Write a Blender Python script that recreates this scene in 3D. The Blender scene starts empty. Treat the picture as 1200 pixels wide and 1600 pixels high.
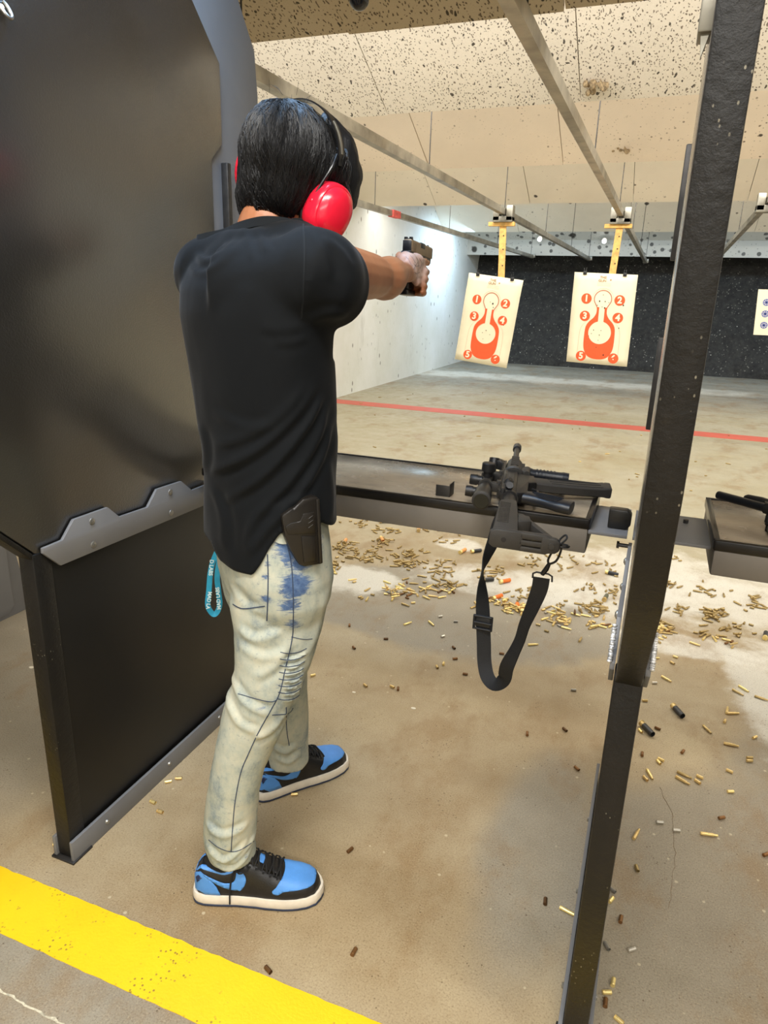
import bpy, bmesh, math, random
from mathutils import Vector, Matrix, noise
from mathutils.geometry import delaunay_2d_cdt
random.seed(7)
C = bpy.context.scene.collection
PI = math.pi

# ------------------------------------------------------------------ camera
CAM_H = 1.40
FPX = 1085.0
_d = Vector((442, -330, FPX)).normalized()
_r = math.radians(1.75)
_u = (-math.sin(_r), math.cos(_r))
_k = -(FPX * FPX) / (_u[0] * 442 + _u[1] * -330)
_v = Vector((_u[0] * _k, _u[1] * _k, FPX)).normalized()
_x = _d.cross(_v)
if _x.x < 0: _x = -_x
# rows are the world axes seen in camera space (x right, y down, z forward)
ROWS = (_x, _d, -_v)
cam_data = bpy.data.cameras.new('camera')
cam_data.sensor_fit = 'HORIZONTAL'; cam_data.sensor_width = 36.0
cam_data.lens = 36.0 * FPX / 1200.0
cam_data.clip_start = 0.02; cam_data.clip_end = 100
cam = bpy.data.objects.new('camera', cam_data); C.objects.link(cam)
M = Matrix(((ROWS[0][0], -ROWS[0][1], -ROWS[0][2], 0),
            (ROWS[1][0], -ROWS[1][1], -ROWS[1][2], 0),
            (ROWS[2][0], -ROWS[2][1], -ROWS[2][2], CAM_H),
            (0, 0, 0, 1)))
cam.matrix_world = M
bpy.context.scene.camera = cam

def _ray(px, py):
    c = Vector(((px - 600) / FPX, (py - 800) / FPX, 1.0))
    return Vector((ROWS[0].dot(c), ROWS[1].dot(c), ROWS[2].dot(c)))
P0 = Vector((0, 0, CAM_H))
def at_z(px, py, z=0.0):
    w = _ray(px, py); return P0 + w * ((z - CAM_H) / w.z)
def at_y(px, py, y):
    w = _ray(px, py); return P0 + w * (y / w.y)

# ------------------------------------------------------------------ light
sc = bpy.context.scene
sc.view_settings.view_transform = 'Standard'
sc.view_settings.look = 'None'
sc.view_settings.gamma = 1.0
sc.view_settings.use_curve_mapping = False
sc.view_settings.exposure = 0.0
world = bpy.data.worlds.new('world'); sc.world = world
world.use_nodes = True
world.node_tree.nodes['Background'].inputs[0].default_value = (0.9, 0.85, 0.8, 1)
world.node_tree.nodes['Background'].inputs[1].default_value = 0.04

def area(name, loc, size, power, color, rot=(0, 0, 0)):
    l = bpy.data.lights.new(name, 'AREA'); l.shape = 'RECTANGLE'
    l.size, l.size_y = size; l.energy = power; l.color = color
    o = bpy.data.objects.new(name, l); o.location = loc; o.rotation_euler = rot
    C.objects.link(o); return o
WARM = (1.0, 0.965, 0.90); NEUT = (1.0, 0.92, 0.80); COOL = (0.62, 0.80, 1.0)
# ceiling lamps over the shooting positions (above and behind the camera)
area('lamp_booth', (-0.35, 0.35, 2.62), (1.3, 0.35), 60, (1.0, 0.97, 0.92))
area('lamp_booth_cool', (-0.95, 1.35, 2.60), (0.5, 0.3), 20, (0.42, 0.66, 1.0))
area('lamp_aisle', (0.3, -1.6, 2.65), (3.0, 0.5), 120, (1.0, 0.96, 0.90))
# lamps hidden behind the lip of each ceiling baffle
area('fill_divider_panel', (2.3, 0.35, 2.62), (1.3, 0.35), 40, (1.0, 0.96, 0.90))  # unseen fill light, added to brighten the black divider panel on the left
for i, (y, p) in enumerate(((3.50, 78), (4.98, 62), (7.1, 72), (9.8, 78))):
    area('lamp_baffle', (0.5, y, 2.74 if i == 0 else 2.70), (8.6, 0.14), p * 1.62, WARM, (math.radians(22), 0, 0))
area('lamp_backstop', (0.5, 13.65, 2.62), (8.6, 0.2), 100, (0.62, 0.80, 1.0), (math.radians(15), 0, 0))
area('lamp_wall_wash', (-3.3, 13.0, 2.40), (0.5, 1.6), 34, (0.5, 0.74, 1.0), (0, math.radians(35), 0))

# ------------------------------------------------------------------ materials
def lin(c):
    return tuple(((v / 255.0) / 12.92 if v <= 10 else (((v / 255.0) + 0.055) / 1.055) ** 2.4) for v in c) + (1.0,)

class NT:
    """small helper that strings shader nodes together"""
    def __init__(s, name, color=(128, 128, 128), rough=0.5, metal=0.0, spec=0.5):
        s.m = bpy.data.materials.new(name); s.m.use_nodes = True
        s.t = s.m.node_tree; s.b = s.t.nodes['Principled BSDF']
        s.b.inputs['Base Color'].default_value = lin(color)
        s.b.inputs['Roughness'].default_value = rough
        s.b.inputs['Metallic'].default_value = metal
        s.b.inputs['Specular IOR Level'].default_value = spec
        s._c = None
    def n(s, kind, **kw):
        nd = s.t.nodes.new(kind)
        for k, v in kw.items():
            if k in nd.inputs: nd.inputs[k].default_value = v
            else: setattr(nd, k, v)
        return nd
    def l(s, a, b): s.t.links.new(a, b)
    def pos(s, scale=(1, 1, 1), obj=False):
        if obj:
            g = s.n('ShaderNodeTexCoord'); out = g.outputs['Object']
        else:
            g = s.n('ShaderNodeNewGeometry'); out = g.outputs['Position']
        mp = s.n('ShaderNodeMapping'); s.l(out, mp.inputs[0]); mp.inputs['Scale'].default_value = scale
        return mp.outputs[0]
    def noise(s, scale=5, detail=4, rough=0.55, vec=None, dist=0.0):
        nd = s.n('ShaderNodeTexNoise'); nd.inputs['Scale'].default_value = scale
        nd.inputs['Detail'].default_value = detail; nd.inputs['Roughness'].default_value = rough
        nd.inputs['Distortion'].default_value = dist
        s.l(vec if vec is not None else s.pos(), nd.inputs['Vector']); return nd.outputs['Fac']
    def voro(s, scale=5, vec=None, feature='F1', rnd=1.0):
        nd = s.n('ShaderNodeTexVoronoi'); nd.feature = feature
        nd.inputs['Scale'].default_value = scale; nd.inputs['Randomness'].default_value = rnd
        s.l(vec if vec is not None else s.pos(), nd.inputs['Vector']); return nd
    def ramp(s, fac, stops):
        r = s.n('ShaderNodeValToRGB'); e = r.color_ramp.elements
        while len(e) > 1: e.remove(e[-1])
        e[0].position = stops[0][0]; e[0].color = stops[0][1] if len(stops[0][1]) == 4 else lin(stops[0][1])
        for p, c in stops[1:]:
            k = e.new(p); k.color = c if len(c) == 4 else lin(c)
        s.l(fac, r.inputs[0]); return r.outputs[0]
    def rng(s, fac, a, b, c=0.0, d=1.0):
        r = s.n('ShaderNodeMapRange'); r.interpolation_type = 'SMOOTHSTEP'
        r.inputs[1].default_value = a; r.inputs[2].default_value = b
        r.inputs[3].default_value = c; r.inputs[4].default_value = d
        s.l(fac, r.inputs[0]); return r.outputs[0]
    def math(s, op, a, b=None):
        m = s.n('ShaderNodeMath', operation=op)
        for i, v in enumerate((a, b)):
            if v is None: continue
            if isinstance(v, (int, float)): m.inputs[i].default_value = v
            else: s.l(v, m.inputs[i])
        return m.outputs[0]
    def mix(s, fac, a, b):
        m = s.n('ShaderNodeMix', data_type='RGBA')
        if isinstance(fac, (int, float)): m.inputs[0].default_value = fac
        else: s.l(fac, m.inputs[0])
        for i, v in ((6, a), (7, b)):
            if isinstance(v, tuple): m.inputs[i].default_value = v if len(v) == 4 else lin(v)
            else: s.l(v, m.inputs[i])
        return m.outputs[2]
    def color(s, out): s.l(out, s.b.inputs['Base Color']); return s
    def rough(s, out): s.l(out, s.b.inputs['Roughness']); return s
    def bump(s, out, strength=0.3, dist=0.01):
        b = s.n('ShaderNodeBump'); b.inputs['Strength'].default_value = strength
        b.inputs['Distance'].default_value = dist
        s.l(out, b.inputs['Height'])
        if s._c is not None: s.l(s._c, b.inputs['Normal'])
        s._c = b.outputs[0]; s.l(s._c, s.b.inputs['Normal']); return s

def simple(name, color, rough=0.5, metal=0.0, spec=0.5, vary=0.12, nscale=30, bump=0.0, bscale=200):
    k = NT(name, color, rough, metal, spec)
    c2 = tuple(max(0, min(255, v * (1 - vary))) for v in color)
    c3 = tuple(max(0, min(255, v * (1 + vary))) for v in color)
    k.color(k.ramp(k.noise(nscale, 4, vec=k.pos(obj=True)), [(0.3, c2), (0.7, c3)]))
    if bump: k.bump(k.noise(bscale, 3, vec=k.pos(obj=True)), bump, 0.002)
    return k.m

# ------------------------------------------------------------------ mesh tools
def link(o): C.objects.link(o); return o
def wloc(o):
    v = Vector((0, 0, 0))
    while o is not None: v += o.location; o = o.parent
    return v
def setp(o, label=None, category=None, group=None, kind=None):
    if label: o['label'] = label
    if category: o['category'] = category
    if group: o['group'] = group
    if kind: o['kind'] = kind
    return o
def root(name, loc, label, category, group=None):
    o = bpy.data.objects.new(name, None); o.location = loc; o.empty_display_size = 0.05
    link(o); return setp(o, label, category, group)
def finish(name, me, mat, parent=None, smooth=True, world=True):
    """link a mesh built in world coordinates (or local ones if world=False)"""
    o = bpy.data.objects.new(name, me)
    if mat is not None and len(me.materials) == 0: me.materials.append(mat)
    if parent is not None:
        o.parent = parent
        if world: me.transform(Matrix.Translation(-wloc(parent)))
    if smooth:
        for p in me.polygons: p.use_smooth = True
        try: me.set_sharp_from_angle(angle=math.radians(38))
        except Exception: pass
    return link(o)

class MB:
    """collects shapes into one mesh"""
    def __init__(s): s.bm = bmesh.new()
    def add(s, verts, faces):
        vs = [s.bm.verts.new(v) for v in verts]
        for f in faces:
            try: s.bm.faces.new([vs[i] for i in f])
            except ValueError: pass
        return vs
    def box(s, a, b, bev=0.0, mtx=None):
        a, b = Vector(a), Vector(b)
        lo = Vector((min(a.x, b.x), min(a.y, b.y), min(a.z, b.z))); hi = Vector((max(a.x, b.x), max(a.y, b.y), max(a.z, b.z)))
        t = bmesh.new(); bmesh.ops.create_cube(t, size=1.0)
        for v in t.verts: v.co = Vector((lo[i] + (v.co[i] + .5) * (hi[i] - lo[i]) for i in range(3)))
        if bev > 0: bmesh.ops.bevel(t, geom=list(t.edges), offset=bev, segments=2, affect='EDGES', profile=0.5)
        if mtx is not None: t.transform(mtx)
        s.merge(t); return s
    def merge(s, t):
        t.verts.index_update()
        vs = [s.bm.verts.new(v.co) for v in t.verts]
        for f in t.faces:
            try: s.bm.faces.new([vs[v.index] for v in f.verts])
            except ValueError: pass
        t.free()
    def prism(s, pts, axis, a, b, bev=0.0, mtx=None):
        """polygon extruded along an axis (0,1,2) from a to b; pts are the two other coordinates in order"""
        t = bmesh.new()
        def mk(p, w):
            if axis == 0: return (w, p[0], p[1])
            if axis == 1: return (p[0], w, p[1])
            return (p[0], p[1], w)
        v0 = [t.verts.new(mk(p, a)) for p in pts]; v1 = [t.verts.new(mk(p, b)) for p in pts]
        n = len(pts)
        t.faces.new(v0); t.faces.new(v1[::-1])
        for i in range(n): t.faces.new((v0[i], v1[i], v1[(i + 1) % n], v0[(i + 1) % n]))
        bmesh.ops.recalc_face_normals(t, faces=list(t.faces))
        if bev > 0:
            e = [e for e in t.edges if len(e.link_faces) == 2 and e.calc_face_angle() > 0.6]
            bmesh.ops.bevel(t, geom=e, offset=bev, segments=2, affect='EDGES', profile=0.5)
        if mtx is not None: t.transform(mtx)
        s.merge(t); return s
    def cyl(s, p, q, r0, r1=None, n=20, caps=True):
        return s.tube([p, q], [r0, r0 if r1 is None else r1], n, caps)
    def tube(s, path, radii, n=12, caps=True, flat=1.0, up=None):
        path = [Vector(p) for p in path]
        if isinstance(radii, (int, float)): radii = [radii] * len(path)
        rings = []; prev = None
        for i, p in enumerate(path):
            a = path[max(0, i - 1)]; b = path[min(len(path) - 1, i + 1)]
            t = (b - a).normalized()
            if prev is None:
                u = Vector(up) if up else (Vector((0, 0, 1)) if abs(t.z) < .9 else Vector((1, 0, 0)))
            else: u = prev
            u = (u - t * u.dot(t)).normalized(); w = t.cross(u); prev = u
            rings.append([s.bm.verts.new(p + (u * math.cos(2 * PI * k / n) * flat + w * math.sin(2 * PI * k / n)) * radii[i]) for k in range(n)])
        for i in range(len(rings) - 1):
            for k in range(n):
                s.bm.faces.new((rings[i][k], rings[i][(k + 1) % n], rings[i + 1][(k + 1) % n], rings[i + 1][k]))
        if caps:
            s.bm.faces.new(rings[0][::-1]); s.bm.faces.new(rings[-1])
        return s
    def loft(s, rings, caps=True, closed=True):
        rs = [[s.bm.verts.new(p) for p in r] for r in rings]; n = len(rs[0])
        for i in range(len(rs) - 1):
            for k in range(n if closed else n - 1):
                s.bm.faces.new((rs[i][k], rs[i][(k + 1) % n], rs[i + 1][(k + 1) % n], rs[i + 1][k]))
        if caps and closed: s.bm.faces.new(rs[0][::-1]); s.bm.faces.new(rs[-1])
        return s
    def ball(s, c, r, seg=16, mtx=None):
        t = bmesh.new(); bmesh.ops.create_uvsphere(t, u_segments=seg, v_segments=max(8, seg // 2 + 2), radius=1)
        if isinstance(r, (int, float)): r = (r, r, r)
        m = Matrix.Translation(c) @ (mtx if mtx is not None else Matrix()) @ Matrix.Diagonal((r[0], r[1], r[2], 1))
        t.transform(m); s.merge(t); return s
    def build(s, name, mat, parent=None, smooth=True, world=True, recalc=True):
        if recalc: bmesh.ops.recalc_face_normals(s.bm, faces=list(s.bm.faces))
        me = bpy.data.meshes.new(name); s.bm.to_mesh(me); s.bm.free()
        return finish(name, me, mat, parent, smooth, world)

def ribbon(path, side, width, thick, mb=None):
    """flat strap following path; side gives its width direction at each point"""
    mb = mb or MB(); rings = []
    n = len(path)
    for i, p in enumerate(path):
        p = Vector(p); t = (Vector(path[min(n - 1, i + 1)]) - Vector(path[max(0, i - 1)])).normalized()
        sd = Vector(side[i] if isinstance(side, list) else side); sd = (sd - t * sd.dot(t)).normalized(); nn = t.cross(sd)
        w = (width[i] if isinstance(width, list) else width) / 2
        rings.append([p + sd * w + nn * thick / 2, p - sd * w + nn * thick / 2, p - sd * w - nn * thick / 2, p + sd * w - nn * thick / 2])
    return mb.loft(rings)

def spline(pts, n=8):
    """Catmull-Rom through pts (tuples of any length)"""
    pts = [tuple(p) for p in pts]; out = []
    P = [pts[0]] + pts + [pts[-1]]
    for i in range(1, len(P) - 2):
        for k in range(n):
            t = k / n
            out.append(tuple(0.5 * ((2 * b) + (-a + c) * t + (2 * a - 5 * b + 4 * c - d) * t * t + (-a + 3 * b - 3 * c + d) * t ** 3)
                             for a, b, c, d in zip(P[i - 1], P[i], P[i + 1], P[i + 2])))
    out.append(pts[-1]); return out
def lerp(a, b, t): return a + (b - a) * t
# ================================================================== SETTING
# ---- concrete floor
def floor_material():
    k = NT('concrete', rough=0.55, spec=0.35)
    pos = k.pos()
    n1 = k.noise(1.3, 6, 0.6, pos); n2 = k.noise(9, 6, 0.65, pos); n3 = k.noise(240, 4, 0.75, pos)
    tan = k.ramp(n1, [(0.32, (148, 126, 92)), (0.50, (170, 152, 120)), (0.66, (186, 170, 138))])
    far = k.ramp(n1, [(0.30, (164, 154, 124)), (0.7, (178, 172, 150))])
    grey = k.ramp(n2, [(0.3, (132, 126, 112)), (0.7, (152, 145, 130))])
    sep = k.n('ShaderNodeSeparateXYZ'); k.l(pos, sep.inputs[0])
    wob = k.math('MULTIPLY', k.math('SUBTRACT', k.noise(2.2, 5, 0.6, pos), 0.5), 1.6)
    yy = k.math('ADD', sep.outputs[1], wob)
    col = k.mix(k.rng(yy, 3.0, 4.6), tan, far)
    def ell(cx, cy, rx, ry, soft=0.35, wobble=0.9, sc=3.0):
        mp = k.n('ShaderNodeMapping'); mp.vector_type = 'POINT'
        mp.inputs['Location'].default_value = (-cx / rx, -cy / ry, 0); mp.inputs['Scale'].default_value = (1 / rx, 1 / ry, 0)
        k.l(pos, mp.inputs[0])
        ln = k.n('ShaderNodeVectorMath', operation='LENGTH'); k.l(mp.outputs[0], ln.inputs[0])
        d = k.math('ADD', ln.outputs['Value'], k.math('MULTIPLY', k.math('SUBTRACT', k.noise(sc, 6, 0.65, pos), 0.5), wobble))
        return k.rng(d, 1.0 + soft / 2, 1.0 - soft / 2)
    # grey damp-looking zones
    for a in ((-0.75, 2.9, 0.75, 0.45, 0.2, 0.5), (0.33, 1.42, 0.36, 0.62, 0.25, 0.3), (-0.12, 1.55, 0.14, 0.40, 0.6, 0.6),
              (0.9, 2.1, 0.5, 0.5, 0.5, 0.8), (-2.1, 1.6, 0.7, 1.3, 0.8, 0.8), (-0.9, 0.72, 1.1, 0.22, 0.5, 0.3)):
        col = k.mix(k.math('MULTIPLY', ell(*a), 0.75), col, grey)
    # greyer far end of the range
    far2 = k.ramp(k.noise(1.7, 7, 0.7, k.pos((0.5, 1, 1))), [(0.3, (128, 124, 112)), (0.6, (160, 154, 138)), (0.75, (178, 172, 158))])
    col = k.mix(k.rng(yy, 9.0, 12.0), col, far2)
    # pale powder residue
    powder = (218, 213, 198)
    for a in ((-1.30, 3.02, 0.26, 0.16, 0.5, 1.6, 7), (-0.95, 3.75, 0.14, 0.10, 0.4, 1.0, 7), (-0.62, 3.30, 0.40, 0.17, 0.8, 2.0, 7), (-0.15, 3.30, 0.42, 0.22, 0.8, 2.0, 6),
              (0.60, 2.70, 0.17, 0.42, 0.5, 1.4, 6), (0.30, 2.95, 0.30, 0.10, 0.5, 1.6, 7), (0.10, 3.75, 0.5, 0.35, 0.9, 2.6, 5), (0.62, 3.6, 0.5, 0.35, 0.9, 2.4, 5),
              (-2.0, 12.6, 3.4, 0.5, 0.9, 2.0, 2.0)):
        col = k.mix(k.math('MULTIPLY', ell(*a), 0.8), col, powder)
    # brown streaks, aggregate speckle and pits
    col = k.mix(k.math('MULTIPLY', k.rng(k.noise(3.1, 7, 0.7, k.pos((1, 0.6, 1))), 0.48, 0.66), 0.5), col, (138, 108, 68))
    col = k.mix(k.math('MULTIPLY', k.rng(n3, 0.50, 0.34), 0.5), col, (104, 82, 54))
    col = k.mix(k.math('MULTIPLY', k.rng(n3, 0.54, 0.68), 0.42), col, (200, 182, 146))
    v = k.voro(62, pos)
    sp = k.math('MULTIPLY', k.rng(v.outputs['Distance'], 0.16, 0.08), k.rng(k.noise(7, 3, 0.5, pos), 0.52, 0.60))
    col = k.mix(k.math('MULTIPLY', sp, 0.8), col, (86, 68, 46))
    v2 = k.voro(15, pos)
    col = k.mix(k.math('MULTIPLY', k.rng(v2.outputs['Distance'], 0.075, 0.05), 0.5), col, (214, 200, 168))
    k.color(col)
    k.rough(k.rng(n2, 0.3, 0.7, 0.42, 0.68))
    k.bump(n3, 0.25, 0.003); k.bump(n2, 0.12, 0.006)
    return k.m
MAT_FLOOR = floor_material()
o = MB().box((-4.3, -3.2, -0.12), (5.4, 18.2, 0)).build('floor', MAT_FLOOR, smooth=False); setp(o, kind='structure')

# ---- side walls
def wall_material():
    k = NT('painted_block_wall', rough=0.6)
    pos = k.pos(); n = k.noise(1.2, 6, 0.65, pos)
    col = k.ramp(n, [(0.3, (226, 226, 214)), (0.7, (242, 242, 236))])
    sp = k.math('MULTIPLY', k.rng(k.voro(11, k.pos((1, 1, 0.5))).outputs['Distance'], 0.17, 0.09), k.rng(k.noise(0.9, 4, 0.6, pos), 0.50, 0.62))
    sp2 = k.math('MULTIPLY', k.rng(k.voro(4.2, k.pos((1, 1, 0.6))).outputs['Distance'], 0.11, 0.05), 0.8)
    col = k.mix(k.math('MULTIPLY', sp, 0.7), col, (96, 90, 78))
    col = k.mix(sp2, col, (110, 100, 84))
    col = k.mix(k.math('MULTIPLY', k.rng(k.noise(2.5, 7, 0.75, k.pos((1, 1, 0.25))), 0.56, 0.75), 0.35), col, (150, 146, 132))
    k.color(col); k.bump(k.noise(24, 5, 0.6, pos), 0.25, 0.01); return k.m
MAT_WALL = wall_material()
for nm, a, b in (('wall_left', (-4.3, -3.2, 0), (-4.04, 18.2, 3.35)), ('wall_right', (5.2, -3.2, 0), (5.4, 18.2, 3.35)), ('wall_rear', (-4.3, -3.3, 0), (5.4, -3.2, 3.35))):
    o = MB().box(a, b).build(nm, MAT_WALL, smooth=False); setp(o, kind='structure')

# ---- granulated rubber backstop, leaning back
def rubber_material():
    k = NT('granulated_rubber', rough=0.85, spec=0.3)
    pos = k.pos()
    col = k.ramp(k.noise(9, 6, 0.7, pos), [(0.3, (44, 43, 42)), (0.7, (74, 72, 68))])
    v = k.voro(20, pos)
    chip = k.math('MULTIPLY', k.rng(v.outputs['Distance'], 0.30, 0.14), k.rng(k.noise(6, 5, 0.7, pos), 0.44, 0.62))
    col = k.mix(k.math('MULTIPLY', chip, 0.75), col, (156, 152, 140))
    v2 = k.voro(7, pos)
    col = k.mix(k.math('MULTIPLY', k.rng(v2.outputs['Distance'], 0.10, 0.05), 0.8), col, (206, 202, 190))
    k.color(col); k.bump(k.noise(26, 5, 0.7, pos), 0.8, 0.04); return k.m
MAT_RUBBER = rubber_material()
random.seed(3)
mb = MB(); rows = []
for j in range(31):
    t = j / 30; row = []
    for i in range(121):
        x = -4.05 + 9.3 * i / 120
        p = Vector((x, 15.35 + 1.1 * t, 2.7 * t))
        if j > 0: p.y += 0.10 * noise.noise(Vector((x * 2.1, t * 6, 0.3))) + 0.05 * noise.noise(Vector((x * 7, t * 18, 4)))
        else: p.y += 0.12 * noise.noise(Vector((x * 1.3, 0, 8)))
        row.append(p)
    rows.append(row)
mb.loft(rows, caps=False, closed=False)
o = mb.build('wall_back', MAT_RUBBER); setp(o, kind='structure')

# ---- ceiling slab above the baffles
MAT_CEIL = simple('dark_ceiling', (92, 86, 76), 0.9)
o = MB().box((-4.3, -3.2, 3.3), (5.4, 18.2, 3.42)).build('ceiling', MAT_CEIL, smooth=False); setp(o, kind='structure')

# ---- ceiling baffles: each one a row of boards sloping down towards its lip
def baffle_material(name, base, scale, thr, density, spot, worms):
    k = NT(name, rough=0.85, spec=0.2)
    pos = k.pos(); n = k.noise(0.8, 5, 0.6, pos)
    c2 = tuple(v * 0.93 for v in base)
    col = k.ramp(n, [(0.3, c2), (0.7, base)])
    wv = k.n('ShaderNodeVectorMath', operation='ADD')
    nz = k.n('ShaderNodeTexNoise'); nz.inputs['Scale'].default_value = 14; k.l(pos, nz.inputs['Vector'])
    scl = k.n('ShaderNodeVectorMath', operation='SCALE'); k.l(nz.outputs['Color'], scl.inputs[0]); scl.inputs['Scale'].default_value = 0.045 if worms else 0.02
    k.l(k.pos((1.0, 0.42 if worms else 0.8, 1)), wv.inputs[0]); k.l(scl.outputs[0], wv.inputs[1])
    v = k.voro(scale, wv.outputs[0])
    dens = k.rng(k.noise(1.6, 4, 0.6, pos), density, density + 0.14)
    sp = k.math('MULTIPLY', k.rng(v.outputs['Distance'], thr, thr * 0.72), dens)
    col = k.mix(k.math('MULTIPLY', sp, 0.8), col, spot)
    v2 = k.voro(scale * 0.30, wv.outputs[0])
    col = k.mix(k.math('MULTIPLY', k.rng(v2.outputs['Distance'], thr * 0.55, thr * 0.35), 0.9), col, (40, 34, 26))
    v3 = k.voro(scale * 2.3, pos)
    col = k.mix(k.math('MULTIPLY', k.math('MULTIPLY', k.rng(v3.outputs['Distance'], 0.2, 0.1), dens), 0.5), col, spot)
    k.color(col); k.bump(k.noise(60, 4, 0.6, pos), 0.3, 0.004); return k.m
CREAM = (248, 240, 226); CREAM2 = (248, 234, 216)
BM = [baffle_material('board_pocked_shaded', (200, 184, 156), 74, 0.33, 0.12, (66, 48, 32), True),  # darker copy of the pocked board: shade above the booth put into its colour
      baffle_material('board_pocked', CREAM, 78, 0.33, 0.10, (84, 66, 44), True),
      baffle_material('board_lightly_pocked', CREAM2, 14, 0.14, 0.42, (92, 74, 52), False),
      baffle_material('board_cream', (248, 240, 222), 9, 0.14, 0.50, (92, 80, 58), False),
      baffle_material('board_cream_far', (248, 241, 226), 8, 0.17, 0.50, (80, 72, 56), False),
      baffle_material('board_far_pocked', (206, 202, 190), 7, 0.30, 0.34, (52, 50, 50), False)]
MAT_GAP = simple('board_edge', (70, 60, 46), 0.9)
LIPS = [3.3, 4.72, 6.78, 9.4, 13.35, 15.1]
BL = ['nearest ceiling baffle, dim speckled boards above the shooter', 'brightly lit ceiling baffle heavily pocked with dark marks, second from the booth',
      'pinkish cream ceiling baffle with scattered black holes, third from the booth', 'plain cream ceiling baffle, fourth from the booth',
      'long cream ceiling baffle just before the bluish lit strip', 'last ceiling baffle, bluish lit and speckled above the dark backstop']
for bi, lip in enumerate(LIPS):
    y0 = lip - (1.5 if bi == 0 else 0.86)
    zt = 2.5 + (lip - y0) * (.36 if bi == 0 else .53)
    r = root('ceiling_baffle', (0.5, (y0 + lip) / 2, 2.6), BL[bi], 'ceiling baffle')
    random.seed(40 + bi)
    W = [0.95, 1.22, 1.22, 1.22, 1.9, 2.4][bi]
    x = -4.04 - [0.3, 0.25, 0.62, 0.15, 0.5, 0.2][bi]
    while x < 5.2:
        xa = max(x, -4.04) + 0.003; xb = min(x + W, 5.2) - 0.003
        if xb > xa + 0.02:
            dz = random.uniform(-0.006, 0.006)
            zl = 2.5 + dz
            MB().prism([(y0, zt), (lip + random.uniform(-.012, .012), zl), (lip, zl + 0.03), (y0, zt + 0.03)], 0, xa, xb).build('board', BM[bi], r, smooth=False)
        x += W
    if bi == 5:
        MB().box((-4.04, lip, 2.20), (5.2, lip + 0.03, 2.54)).build('front_board', BM[5], r, smooth=False)
# torn flaps hanging off two boards
MAT_TORN = simple('torn_board', (150, 132, 104), 0.95, vary=0.35, nscale=60, bump=0.6, bscale=120)
for (px, py, y, s, lab) in ((938, 140, 4.60, 1.0, 'curled torn paper flap hanging from the heavily pocked baffle'), (975, 238, 6.65, 1.0, 'small torn paper flap under the pinkish cream baffle')):
    c = at_y(px, py, y) + Vector((0, 0, .02)); s *= .55; mb = MB(); rr = []
    for i in range(9):
        t = i / 8; ctr = c + Vector((0.05 * math.sin(t * 3) * s, -0.10 * t, 0.02 - 0.09 * math.sin(t * 2.6) * s))
        rr.append([ctr + Vector((math.cos(a) * 0.07 * (1 - t) * s * (0.5 + 0.5 * abs(math.cos(a))), 0.012 * math.sin(a), 0.035 * math.sin(a) * s)) for a in [j * PI / 4 for j in range(8)]])
    mb.loft(rr)
    for q in range(7): mb.ball(c + Vector((random.uniform(-.16, -.04) * s, random.uniform(-.03, .03), random.uniform(-.03, .02))), (0.03 * s, 0.02, 0.018), 8)
    o = mb.build('torn_flap', MAT_TORN); setp(o, lab, 'torn flap')

# ---- painted lines
def paint(name, color, wear, lab, quad, z, thick):
    k = NT(name, color, 0.55)
    pos = k.pos(); a = k.ramp(k.noise(5, 5, 0.6, pos), [(0.3, tuple(v * 0.93 for v in color)), (0.7, color)])
    pit = k.math('MULTIPLY', k.rng(k.voro(95, pos).outputs['Distance'], 0.30, 0.18), k.rng(k.noise(8, 4, 0.6, pos), 0.50, 0.62))
    pit2 = k.rng(k.noise(30, 6, 0.75, pos), wear, wear + 0.05)
    k.color(k.mix(k.math('MAXIMUM', k.math('MULTIPLY', pit, 0.8), pit2), a, (122, 96, 44) if color[1] > 150 else (150, 126, 104)))
    k.bump(k.noise(140, 4, 0.6, pos), 0.35, 0.002)
    (x0, x1, y0, y1) = quad; n = int((x1 - x0) / 0.02); top = []; bot = []
    random.seed(5)
    mb = MB(); rows = []
    for i in range(n + 1):
        x = x0 + (x1 - x0) * i / n
        e0 = 0.003 * noise.noise(Vector((x * 30, 1, 0))) + 0.002 * noise.noise(Vector((x * 90, 5, 0)))
        e1 = 0.003 * noise.noise(Vector((x * 30, 9, 0))) + 0.002 * noise.noise(Vector((x * 90, 15, 0)))
        rows.append([Vector((x, y0 + e0, z)), Vector((x, y0 + e0, z + thick)), Vector((x, y1 + e1, z + thick)), Vector((x, y1 + e1, z))])
    mb.loft(rows)
    o = mb.build(name, k.m, smooth=False); setp(o, lab, 'painted line')
paint('yellow_floor_line', (250, 206, 6), 0.70, 'bright yellow painted safety line across the booth floor', (-4.0, 5.1, 0.822, 0.962), 0.0, 0.0012)
paint('red_floor_line', (206, 96, 74), 0.60, 'thin faded red line painted across the range floor', (-4.03, 5.1, 8.24, 8.55), 0.0, 0.002)
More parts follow.
